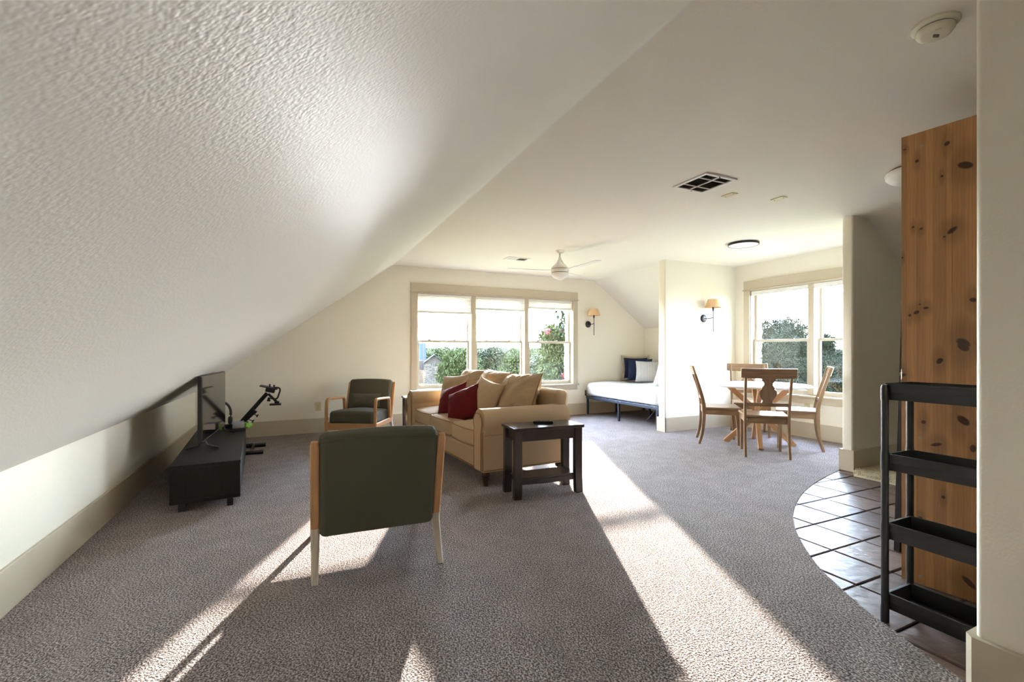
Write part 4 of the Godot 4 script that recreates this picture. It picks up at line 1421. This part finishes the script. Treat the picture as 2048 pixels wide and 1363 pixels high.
# ---------------------------------------------------------------- fittings on walls and ceiling
func build_fittings() -> void:
	var mb := MB.new()
	# sconces: [place on wall, turn, sideways offset of stem, label]
	var s0: Node3D = null
	for q in [[W(4.868, 1.649, FAR), 0.0, "wall sconce with tan shade beside the triple window", 0.10, 1.0], [W(5.515, 1.645, 5.02), 0.0, "wall sconce with tan shade on partition beside the dining table", 0.17, 1.0]]:
		var t := thing("wall_sconce", q[2], "wall lamp", q[0], q[1], "tan-shaded wall sconces")
		var out: float = 0.13
		var dx := 0.04 if s0 == null else 0.055
		mb = MB.new()
		mb.lathe([Vector2(0, 0.022), Vector2(0.02, 0.022), Vector2(0.05, 0.017), Vector2(0.058, 0.010), Vector2(0.06, 0.0), Vector2(0, 0.0)], 28, Vector3.ZERO, Basis(Vector3.RIGHT, PI / 2))
		obj("wall_plate", mb, M.bronze, t)
		mb = MB.new()
		mb.tube([Vector3(0, 0, 0.02), Vector3(0.01, -0.006, 0.06), Vector3(dx * 0.8, 0.0, out - 0.02), Vector3(dx, 0.012, out)], 0.006, 8)
		obj("arm", mb, M.bronze, t)
		mb = MB.new()
		mb.tube([Vector3(dx, -0.205, out), Vector3(dx, 0.14, out)], 0.0055, 8)
		mb.lathe([Vector2(0.0055, 0.10), Vector2(0.012, 0.115), Vector2(0.016, 0.15), Vector2(0.012, 0.17), Vector2(0, 0.17)], 12, Vector3(dx, 0, out))
		obj("stem", mb, M.bronze, t)
		mb = MB.new()
		mb.lathe([Vector2(0.118, 0.153), Vector2(0.074, 0.278), Vector2(0.071, 0.278), Vector2(0.115, 0.153), Vector2(0.118, 0.153)], 32, Vector3(dx, 0, out))
		obj("lamp_shade", mb, M.shade_cloth, t)
		mb = MB.new()
		for k in 3:
			var a := TAU * k / 3.0
			mb.tube([Vector3(dx, 0.168, out), Vector3(dx + cos(a) * 0.108, 0.168, out + sin(a) * 0.108)], 0.002, 5)
		obj("shade_ring", mb, M.bronze, t)
		s0 = t

	# outlets
	for q in [[W(0.272, 0.37, FAR), 0.0, "ivory duplex outlet on the far wall left of armchair"], [W(XR, 0.427, 3.906), -90.0, "ivory outlet under the dining window"]]:
		var t := thing("wall_outlet", q[2], "outlet", q[0], q[1], "ivory wall outlets")
		mb = MB.new(); mb.rbox(Vector3(0, 0, 0.003), Vector3(0.074, 0.12, 0.006), 0.002); obj("cover_plate", mb, M.ivory, t)
		for y: float in [-0.02, 0.02]:
			mb = MB.new(); mb.rbox(Vector3(0, y, 0.006), Vector3(0.034, 0.028, 0.004), 0.0015); var rc := obj("receptacle", mb, M.ivory, t)
			mb = MB.new()
			for s: float in [-1.0, 1.0]: mb.rbox(Vector3(s * 0.007, y + 0.003, 0.0082), Vector3(0.003, 0.009, 0.0006))
			mb.rbox(Vector3(0, y - 0.008, 0.0082), Vector3(0.005, 0.005, 0.0006))
			obj("slots", mb, M.black, rc)
		mb = MB.new(); mb.lathe([Vector2(0, 0.0075), Vector2(0.003, 0.007), Vector2(0.003, 0.005), Vector2(0, 0.005)], 10, Vector3.ZERO, Basis(Vector3.RIGHT, PI / 2)); obj("screw", mb, M.screw, t)

	# ceiling fan
	var f := thing("ceiling_fan", "white three-blade ceiling fan with frosted bowl light", "ceiling fan", W(3.104, CEIL, 5.16), 0)
	mb = MB.new(); mb.lathe([Vector2(0, 0), Vector2(0.062, 0), Vector2(0.06, -0.02), Vector2(0.035, -0.038), Vector2(0.014, -0.042), Vector2(0, -0.042)], 28); obj("canopy", mb, M.white, f)
	mb = MB.new(); mb.tube([Vector3(0, -0.04, 0), Vector3(0, -0.13, 0)], 0.011, 12); obj("downrod", mb, M.white, f)
	mb = MB.new(); mb.lathe([Vector2(0, -0.085), Vector2(0.014, -0.085), Vector2(0.024, -0.12), Vector2(0.05, -0.165), Vector2(0.088, -0.20), Vector2(0.108, -0.222), Vector2(0.112, -0.235), Vector2(0.108, -0.24), Vector2(0, -0.24)], 36); obj("motor_housing", mb, M.white, f)
	mb = MB.new(); mb.lathe([Vector2(0, -0.246), Vector2(0.112, -0.246), Vector2(0.116, -0.26), Vector2(0.114, -0.285), Vector2(0.108, -0.288), Vector2(0, -0.288)], 36); obj("blade_ring", mb, M.white, f)
	mb = MB.new(); mb.lathe([Vector2(0, -0.288), Vector2(0.106, -0.288), Vector2(0.108, -0.294), Vector2(0, -0.294)], 36); obj("trim_ring", mb, M.bronze, f)
	mb = MB.new(); mb.lathe([Vector2(0, -0.294), Vector2(0.112, -0.294), Vector2(0.106, -0.325), Vector2(0.084, -0.352), Vector2(0.045, -0.374), Vector2(0.012, -0.386), Vector2(0.0, -0.389)], 36)
	var bowl := mat(srgb(240, 240, 236), 0.35)
	obj("light_bowl", mb, bowl, f)
	for k in 3:
		# directions read from the picture: left, towards the right and away
		var a := deg_to_rad([151.0, -79.0, 36.0][k])
		var o := Vector3(cos(a), 0, -sin(a))
		var sd := Vector3.UP.cross(o)
		mb = MB.new()
		var pts := []
		var wd := []
		for i in 9:
			var u := i / 8.0
			pts.append(o * lerpf(0.10, 0.68, u) + Vector3(0, -0.262 + 0.028 * u * u, 0))
			wd.append(lerpf(0.07, 0.12, sin(minf(u * 1.5, 1.0) * PI / 2)) * (1.0 if u < 0.9 else 0.75))
		mb.bar(pts, wd, 0.007, (sd + Vector3(0, 0.10, 0)).normalized(), 0.003)
		obj("blade", mb, M.white, f)

	# return air grille
	var g := thing("return_grille", "large white return air grille with six dark panels on ceiling", "vent", W(2.86, CEIL, 2.595), 0)
	var gw := 0.325
	var gl := 0.335
	mb = MB.new()
	for s: float in [-1.0, 1.0]:
		mb.rbox(Vector3(s * (gw / 2 - 0.013), -0.006, 0), Vector3(0.026, 0.012, gl), 0.003)
		mb.rbox(Vector3(0, -0.006, s * (gl / 2 - 0.013)), Vector3(gw - 0.05, 0.012, 0.026), 0.003)
	mb.rbox(Vector3(0, -0.005, 0), Vector3(0.011, 0.01, gl - 0.05), 0.002)
	for z: float in [-0.073, 0.073]: mb.rbox(Vector3(0, -0.005, z), Vector3(gw - 0.05, 0.01, 0.009), 0.002)
	obj("frame", mb, M.white, g)
	var dark := mat(srgb(88, 84, 78), 0.8)
	for s: float in [-1.0, 1.0]:
		for z in [[-0.142, -0.078], [-0.068, 0.068], [0.078, 0.142]]:
			mb = MB.new()
			var n := int((z[1] - z[0]) / 0.0085)
			mb.rbox(Vector3(s * 0.0715, -0.0005, (z[0] + z[1]) / 2), Vector3(0.132, 0.001, z[1] - z[0]))
			for i in n:
				mb.rbox(Vector3(s * 0.0715, -0.004, lerpf(z[0], z[1], (i + 0.5) / n)), Vector3(0.132, 0.001, 0.007), 0.0, Basis(Vector3.RIGHT, deg_to_rad(35)))
			obj("louver_panel", mb, dark, g)
	mb = MB.new()
	mb.tube([Vector3(-0.02, -0.010, 0.158), Vector3(-0.02, -0.02, 0.162)], 0.004, 8)
	mb.tube([Vector3(0.03, -0.010, -0.158), Vector3(0.03, -0.014, -0.158)], 0.004, 8)
	obj("latch", mb, M.bronze, g)
	# supply register near the fan
	var sv := thing("supply_register", "narrow white supply register on ceiling left of fan", "vent", W(2.83, CEIL, 5.87), 0)
	mb = MB.new()
	for s: float in [-1.0, 1.0]:
		mb.rbox(Vector3(s * 0.158, -0.004, 0), Vector3(0.03, 0.008, 0.19), 0.002)
		mb.rbox(Vector3(0, -0.004, s * 0.082), Vector3(0.29, 0.008, 0.028), 0.002)
	mb.rbox(Vector3(0, -0.004, 0), Vector3(0.012, 0.008, 0.14), 0.001)
	obj("frame", mb, M.white, sv)
	for s: float in [-1.0, 1.0]:
		for i in 7:
			mb = MB.new()
			mb.rbox(Vector3(s * 0.075 + lerpf(-0.06, 0.06, i / 6.0), -0.004, 0), Vector3(0.016, 0.001, 0.138), 0.0, Basis(Vector3(0, 0, 1), deg_to_rad(38 * s)))
			obj("fin", mb, M.white, sv)
	mb = MB.new(); mb.rbox(Vector3(0, -0.0004, 0), Vector3(0.3, 0.0008, 0.15)); obj("duct", mb, M.black, sv)
	# two blank cover plates
	for q in [[W(3.27, CEIL, 2.705), "small ivory blank plate on ceiling nearer the return grille"], [W(3.733, CEIL, 2.593), "small ivory blank plate on ceiling nearer the kitchen partition"]]:
		var t := thing("cover_plate", q[1], "cover plate", q[0], 0, "blank plates on the ceiling")
		mb = MB.new(); mb.rbox(Vector3(0, -0.003, 0), Vector3(0.068, 0.006, 0.112), 0.002); obj("plate", mb, M.ivory, t)
		for z: float in [-0.04, 0.04]:
			mb = MB.new(); mb.lathe([Vector2(0, -0.008), Vector2(0.0035, -0.008), Vector2(0.0035, -0.005), Vector2(0, -0.005)], 10, Vector3(0, 0, z)); obj("screw", mb, M.bronze, t)
	# round flush light over the dining table
	var dl := thing("ceiling_light", "round flush light with thin black rim over dining area", "ceiling light", W(4.90, CEIL, 3.855), 0)
	mb = MB.new(); mb.lathe([Vector2(0, -0.002), Vector2(0.172, -0.002), Vector2(0.172, -0.028), Vector2(0.164, -0.028), Vector2(0.164, -0.02), Vector2(0, -0.02)], 56); obj("rim", mb, M.bronze, dl)
	mb = MB.new(); mb.lathe([Vector2(0, -0.02), Vector2(0.163, -0.02), Vector2(0.163, -0.0265), Vector2(0, -0.0265)], 56); obj("diffuser", mb, mat(srgb(246, 246, 246), 0.5), dl)
	# kitchen dome light
	var kl := thing("dome_light", "white dome ceiling light partly hidden by the pine cabinet", "ceiling light", W(3.99, CEIL, 1.76), 0)
	mb = MB.new(); mb.lathe([Vector2(0, 0), Vector2(0.135, 0), Vector2(0.135, -0.018), Vector2(0, -0.018)], 40); obj("base", mb, M.nail, kl)
	mb = MB.new(); mb.lathe([Vector2(0, -0.012), Vector2(0.150, -0.012), Vector2(0.160, -0.03), Vector2(0.155, -0.055), Vector2(0.13, -0.08), Vector2(0.08, -0.098), Vector2(0, -0.105)], 40); obj("dome", mb, bowl, kl)
	# smoke detector
	var sd := thing("smoke_detector", "round ivory smoke detector on ceiling near the right edge", "smoke detector", W(2.305, CEIL, 0.945), 0)
	var iv := mat(srgb(226, 219, 196), 0.4)
	mb = MB.new(); mb.lathe([Vector2(0, 0), Vector2(0.076, 0), Vector2(0.076, -0.008), Vector2(0.068, -0.016), Vector2(0, -0.016)], 40); obj("base", mb, iv, sd)
	mb = MB.new(); mb.lathe([Vector2(0, -0.016), Vector2(0.058, -0.016), Vector2(0.058, -0.020), Vector2(0, -0.020)], 40); obj("gap", mb, M.bronze, sd)
	mb = MB.new(); mb.lathe([Vector2(0, -0.020), Vector2(0.061, -0.020), Vector2(0.061, -0.03), Vector2(0.053, -0.042), Vector2(0.04, -0.046), Vector2(0, -0.048)], 40); obj("cover", mb, iv, sd)
	mb = MB.new()
	for i in 5: mb.rbox(Vector3(-0.016 + i * 0.007, -0.0478, 0.004), Vector3(0.0032, 0.002, [0.006, 0.014, 0.02, 0.014, 0.006][i]))
	obj("vent_slots", mb, M.black, sd)
	mb = MB.new(); mb.lathe([Vector2(0, -0.046), Vector2(0.012, -0.046), Vector2(0.010, -0.0505), Vector2(0, -0.051)], 18, Vector3(-0.03, 0.003, 0.022)); obj("test_button", mb, iv, sd)

# ---------------------------------------------------------------- outside
const GROUND := -3.2

func leaf_cluster(seed: int, n: int, leaf: float) -> ArrayMesh:
	var r := RandomNumberGenerator.new()
	r.seed = seed
	var mb := MB.new()
	for i in n:
		var b := Basis(Vector3.UP, r.randf() * TAU) * Basis(Vector3.RIGHT, r.randf_range(-1.2, 1.2))
		var c := Vector3(r.randfn(), r.randfn(), r.randfn()) * 0.33
		var nn := b * Vector3.UP
		var a := mb.vert(c + b * Vector3(0, 0, -leaf), nn)
		var e := mb.vert(c + b * Vector3(leaf * 0.42, leaf * 0.14, 0), nn)
		var d := mb.vert(c + b * Vector3(0, 0, leaf), nn)
		var g := mb.vert(c + b * Vector3(-leaf * 0.42, leaf * 0.14, 0), nn)
		mb.tri(a, e, d); mb.tri(a, d, g)
	return mb.mesh()

func scatter(parent: Node, called: String, mesh: Mesh, m: Material, xs: Array) -> void:
	var mm := MultiMesh.new()
	mm.transform_format = MultiMesh.TRANSFORM_3D
	mm.mesh = mesh
	mm.instance_count = xs.size()
	for i in xs.size(): mm.set_instance_transform(i, xs[i])
	var o := MultiMeshInstance3D.new()
	o.multimesh = mm
	o.material_override = m
	o.name = called
	o.set_meta("kind", "stuff")
	parent.add_child(o, true)

# blobs: [offset x, y, z, radius x, radius y]
func tree(called: String, label: String, group: String, at: Vector3, blobs: Array, count: int, size: float, m: Material, sd: int, trunk := 0.16) -> Node3D:
	var t := thing(called, label, "tree" if called != "shrub" else "shrub", at, 0, group)
	var r := RandomNumberGenerator.new()
	r.seed = sd
	var mb := MB.new()
	var top: float = blobs[0][1]
	mb.tube([Vector3(0, 0, 0), Vector3(0.08, top * 0.4, 0.05), Vector3(0.0, top * 0.75, 0), Vector3(0.02, top, 0)], [trunk, trunk * 0.8, trunk * 0.55, trunk * 0.2], 8)
	for b in blobs:
		mb.tube([Vector3(0.03, top * 0.35, 0), Vector3(b[0] * 0.5, lerpf(top * 0.35, b[1], 0.6), b[2] * 0.5), Vector3(b[0], b[1], b[2])], [trunk * 0.5, trunk * 0.35, trunk * 0.12], 6)
	obj("trunk", mb, M.bark, t)
	var total := 0.0
	for b in blobs: total += b[3] * b[3]
	var xs := []
	for b in blobs:
		for i in int(count * 2.2 * b[3] * b[3] / total):
			var d := Vector3(r.randfn(), r.randfn(), r.randfn()).normalized()
			var k := pow(r.randf(), 0.38)
			var p := Vector3(b[0], b[1], b[2]) + d * Vector3(b[3], b[4], b[3]) * k * (0.9 + 0.22 * sin(d.x * 9.0 + sd) * sin(d.y * 8.0))
			xs.append(Transform3D(Basis(Vector3.UP, r.randf() * TAU) * Basis(Vector3.RIGHT, r.randf_range(-0.6, 0.6)) * Basis().scaled(Vector3.ONE * size * r.randf_range(0.8, 1.6)), p))
	scatter(t, "foliage", M.leafmesh[sd % 3], m, xs)
	return t

# a point seen at a column of the picture: direction ratio x/depth and the depth
func spot(ratio: float, d: float) -> Vector3:
	return Vector3(ratio * d, GROUND, -d)

func build_outside() -> void:
	var leafm := func(c: Color) -> StandardMaterial3D:
		var m := mat(c, 0.75, 0.0, 0.15)
		return m
	var l1: StandardMaterial3D = leafm.call(srgb(54, 62, 36))
	var l2: StandardMaterial3D = leafm.call(srgb(56, 62, 44))
	var l3: StandardMaterial3D = leafm.call(srgb(66, 74, 44))
	var l4: StandardMaterial3D = leafm.call(srgb(35, 43, 32))
	M.bark = mat(srgb(78, 66, 56), 0.95)
	M.leafmesh = [leaf_cluster(1, 14, 0.22), leaf_cluster(2, 14, 0.2), leaf_cluster(3, 14, 0.24)]
	var mb := MB.new()
	mb.rbox(Vector3(60, GROUND - 0.25, -120), Vector3(520, 0.5, 420))
	var gm := mat(srgb(112, 108, 66), 1.0, 0.0, 0.1)
	gm.albedo_texture = tone_tex(256, 0.03, 91, 0.6, 1.0)
	tri_plane(gm, 0.12)
	struct("ground", mb, gm, "dry grass around the house")

	# stone outbuilding with a blue-grey metal roof
	var h := thing("stone_house", "stone outbuilding with pale blue metal roof seen through window", "house", spot(0.277, 58.0), -14)
	var sw := mat(srgb(66, 62, 55), 0.95)
	sw.albedo_texture = tone_tex(256, 0.06, 17, 0.55, 1.0)
	tri_plane(sw, 0.35, false)
	mb = MB.new()
	mb.prism(PackedVector2Array([Vector2(-1.35, 0), Vector2(1.15, 0), Vector2(1.15, 2.75), Vector2(0.0, 3.65), Vector2(-1.35, 2.62)]), 3.0, Transform3D(Basis(), Vector3(0, 0, -3.0)))
	obj("gable_wall", mb, sw, h)
	var rf := mat(srgb(45, 50, 57), 0.85, 0.0, 0.15)
	for s: float in [-1.0, 1.0]:
		mb = MB.new()
		var ang := atan2(0.9, 1.2) * s
		mb.rbox(Vector3(s * 0.68, 3.27, -1.4), Vector3(1.75, 0.08, 3.5), 0.0, Basis(Vector3(0, 0, 1), -ang))
		obj("porch_roof", mb, rf, h)
	mb = MB.new()
	mb.rbox(Vector3(-4.5, 1.5, -4.5), Vector3(6.5, 3.0, 5.0))
	obj("wall", mb, sw, h)
	mb = MB.new()
	var rb := Basis(Vector3.RIGHT, deg_to_rad(38))
	mb.rbox(Vector3(-4.6, 4.0, -4.6), Vector3(7.2, 0.1, 4.4), 0.0, rb)
	var main := obj("main_roof", mb, rf, h)
	for i in 15:
		mb = MB.new()
		mb.rbox(Vector3(-4.6, 4.0, -4.6) + rb * Vector3(-3.5 + i * 0.5, 0.08, 0), Vector3(0.05, 0.06, 4.4), 0.0, rb)
		obj("seam", mb, rf, main)
	mb = MB.new()
	mb.rbox(Vector3(0.0, 2.62, 0.0), Vector3(0.42, 0.6, 0.08))
	obj("window", mb, M.black, h)
	mb = MB.new()
	for i in 46:
		for j in 6:
			if rng.randf() < 0.25: continue
			var x := -1.2 + j * 0.42 + (0.2 if i % 2 else 0.0)
			if x > 0.95: continue
			mb.rbox(Vector3(x, 0.1 + i * 0.055, 0.012), Vector3(rng.randf_range(0.2, 0.38), 0.045, 0.03), 0.01)
	var sto := obj("stones", mb, mat(srgb(84, 79, 71), 0.95), h)
	sto.set_meta("kind", "stuff")

	var far := "trees beyond the triple window"
	tree("tree", "rounded bright green tree beside the stone outbuilding", far, spot(0.335, 46.0), [[0, 3.0, 0, 1.9, 1.45], [-0.9, 1.9, 0.2, 1.5, 1.3], [0.9, 1.8, 0, 1.6, 1.4], [0.1, 0.9, 0.5, 1.9, 1.1]], 2600, 0.42, l1, 101)
	tree("tree", "grey-green leafy tree seen in middle of triple window", far, spot(0.415, 52.0), [[0, 3.2, 0, 2.3, 1.5], [-1.4, 2.6, 0.4, 1.6, 1.3], [1.5, 2.8, 0, 2.0, 1.5], [0, 1.2, 0.6, 2.6, 1.4]], 3000, 0.46, l2, 102)
	tree("tree", "pale green bushy tree low in the middle window pane", far, spot(0.462, 26.0), [[0, 1.9, 0, 1.15, 0.8], [-0.7, 1.2, 0.2, 0.9, 0.7], [0.75, 1.4, 0, 1.0, 0.8], [0, 0.6, 0.2, 1.4, 0.8]], 2400, 0.26, l3, 103)
	tree("tree", "olive tree behind the pale bushy tree, near the second mullion", far, spot(0.498, 40.0), [[0, 3.0, 0, 1.9, 1.3], [1.0, 2.2, 0, 1.5, 1.3], [-1.2, 2.0, 0.4, 1.4, 1.2]], 2400, 0.4, l1, 104)
	tree("tree", "dark leafy tree behind the pink-flowering tree", far, spot(0.578, 34.0), [[0, 2.8, 0, 2.0, 1.4], [-1.2, 2.3, 0.3, 1.4, 1.2], [1.4, 2.4, 0, 1.6, 1.3], [0, 1.0, 0.5, 2.2, 1.2]], 2600, 0.36, l2, 105)
	tree("shrub", "leafy shrub at the foot of the stone outbuilding", "shrubs outside", spot(0.272, 38.0), [[0, 0.7, 0, 1.3, 0.75], [-1.2, 0.6, 0, 1.1, 0.6], [1.2, 0.5, 0, 1.0, 0.6]], 1700, 0.24, l3, 106, 0.05)
	tree("shrub", "low green shrub under the round tree", "shrubs outside", spot(0.325, 32.0), [[0, 0.5, 0, 1.2, 0.6], [1.2, 0.6, 0, 1.0, 0.7]], 1400, 0.24, l3, 107, 0.05)
	for i in 9:
		var ra := 0.225 + i * 0.05
		var d := 110.0 + 24.0 * sin(i * 2.4)
		tree("tree", "distant tree on the horizon beyond triple window, %s from the left" % ["first", "second", "third", "fourth", "fifth", "sixth", "seventh", "eighth", "ninth"][i], "trees along the horizon", spot(ra, d), [[0, 3.2, 0, 4.4, 1.7], [3.6, 2.6, 0, 3.8, 1.6], [-3.4, 2.4, 0, 3.8, 1.6]], 1400, 0.95, l1, 110 + i)
	# flowering tree close to the window
	var cm := tree("flowering_tree", "loose tree with pink blossoms outside the triple window", "", spot(0.600, 13.2), [[0, 4.4, 0, 0.55, 0.7], [-0.35, 4.75, 0.1, 0.45, 0.55], [0.42, 4.85, 0, 0.42, 0.95], [0.0, 3.5, 0.1, 0.8, 0.75], [-0.3, 2.7, 0.1, 0.65, 0.6], [0.4, 2.6, 0.1, 0.75, 0.7], [0.1, 3.9, -0.2, 0.7, 0.6]], 2300, 0.17, l3, 140, 0.06)
	var pink := mat(srgb(156, 62, 78), 0.8)
	var r := RandomNumberGenerator.new()
	r.seed = 77
	for q in [[-0.62, 4.95, 0.35], [-0.25, 3.55, 0.7], [-0.42, 3.3, 0.7], [0.0, 3.12, 0.75], [0.45, 3.9, 0.7], [-0.05, 5.05, 0.3], [0.1, 4.7, 0.45], [-0.95, 3.35, 0.3]]:
		mb = MB.new()
		for i in 46:
			var c := Vector3(q[0], q[1], q[2]) + Vector3(r.randfn(), r.randfn(), r.randfn()) * Vector3(0.055, 0.05, 0.055)
			var b := Basis(Vector3(r.randfn(), r.randfn(), r.randfn()).normalized(), r.randf() * TAU)
			mb.rbox(c, Vector3(0.05, 0.012, 0.038), 0.005, b)
		obj("blossom", mb, pink, cm)

	# dark trees outside the dining bay
	var bay := "trees beyond the dining window"
	tree("tree", "dark oak with ragged top left in the dining window", bay, spot(1.37, 17.0), [[0, 5.0, 0, 1.5, 1.3], [-1.2, 4.2, 0.6, 1.4, 1.2], [1.2, 4.1, -0.6, 1.5, 1.3], [0.2, 2.8, 0, 2.4, 1.7], [-0.6, 1.3, 0.4, 2.3, 1.5], [1.6, 1.6, -0.8, 1.9, 1.5]], 7600, 0.2, l4, 150)
	tree("tree", "tall dark oak in the middle of the dining window", bay, spot(1.50, 18.0), [[0, 5.4, 0, 1.4, 1.3], [1.1, 4.6, -0.7, 1.3, 1.2], [-1.0, 4.3, 0.6, 1.4, 1.2], [0.3, 3.0, 0, 2.3, 1.7], [0.9, 1.5, -0.5, 2.4, 1.6], [-1.2, 1.5, 0.6, 2.0, 1.6]], 7600, 0.2, l4, 151)
	tree("tree", "slender tree top beside the dining window mullion", bay, spot(1.665, 18.5), [[0, 4.7, 0, 0.9, 0.9], [0.9, 4.3, -0.6, 0.8, 0.7], [0.2, 2.6, 0, 1.8, 1.5], [0.4, 1.2, 0, 2.2, 1.5]], 5200, 0.2, l4, 152)
	tree("tree", "dark rounded tree right in the dining window", bay, spot(1.86, 20.0), [[0, 3.4, 0, 2.2, 1.4], [1.3, 3.0, -0.8, 1.8, 1.3], [0, 1.5, 0, 2.6, 1.6], [-1.2, 2.0, 0.6, 1.7, 1.4]], 6500, 0.22, l4, 153)
	# oak that stands towards the sun and keeps the bay in its shade
	tree("tree", "broad oak beside the house shading the dining bay", "trees beyond the dining window", Vector3(9.0, GROUND, -10.3), [[0, 6.2, 0, 2.3, 2.0], [-1.0, 5.2, 0.4, 1.6, 1.4], [1.3, 5.4, -0.3, 2.0, 1.6], [0.2, 4.2, 0, 2.0, 1.5]], 5200, 0.42, l4, 154)

# ---------------------------------------------------------------- main
func _ready() -> void:
	rng.seed = 20240611
	# camera: level, lens shifted slightly upwards
	var cam := Camera3D.new()
	cam.name = "camera"
	add_child(cam)
	cam.near = 0.05
	cam.far = 900.0
	cam.projection = Camera3D.PROJECTION_FRUSTUM
	cam.size = 0.05 * 1363.0 / 919.0
	cam.frustum_offset = Vector2(0, 0.05 * 18.5 / 919.0)
	cam.position = Vector3(0, 1.17, 0)
	cam.rotation_degrees = Vector3(0, -25.075, 0)
	cam.current = true
	# sky and sun
	var we := WorldEnvironment.new()
	we.name = "world_environment"
	var env := Environment.new()
	var sky := Sky.new()
	var sm := PhysicalSkyMaterial.new()
	sm.rayleigh_color = Color(0.36, 0.46, 0.72)
	sm.mie_color = Color(0.50, 0.68, 1.08)
	sm.mie_coefficient = 0.012
	sm.mie_eccentricity = 0.66
	sm.turbidity = 10.0
	sm.ground_color = Color(0.35, 0.33, 0.28)
	sky.sky_material = sm
	env.background_mode = Environment.BG_SKY
	env.sky = sky
	env.background_energy_multiplier = 125.0
	env.tonemap_mode = Environment.TONE_MAPPER_LINEAR
	env.tonemap_exposure = 2.3
	env.sdfgi_enabled = true
	env.ssao_enabled = true
	env.ssil_enabled = true
	we.environment = env
	add_child(we)
	var sun := DirectionalLight3D.new()
	sun.name = "sun"
	add_child(sun)
	var el := deg_to_rad(14.5)
	var az := deg_to_rad(24.0)
	sun.look_at_from_position(Vector3(sin(az) * cos(el), sin(el), -cos(az) * cos(el)) * 50.0, Vector3.ZERO)
	sun.light_color = Color(1.0, 0.97, 0.93)
	sun.light_energy = 7.0
	sun.light_angular_distance = 0.8
	sun.shadow_enabled = true

	make_materials()
	build_shell()
	build_windows()
	build_outside()
	build_seating()
	build_tv()
	build_bed()
	build_kitchen()
	build_fittings()
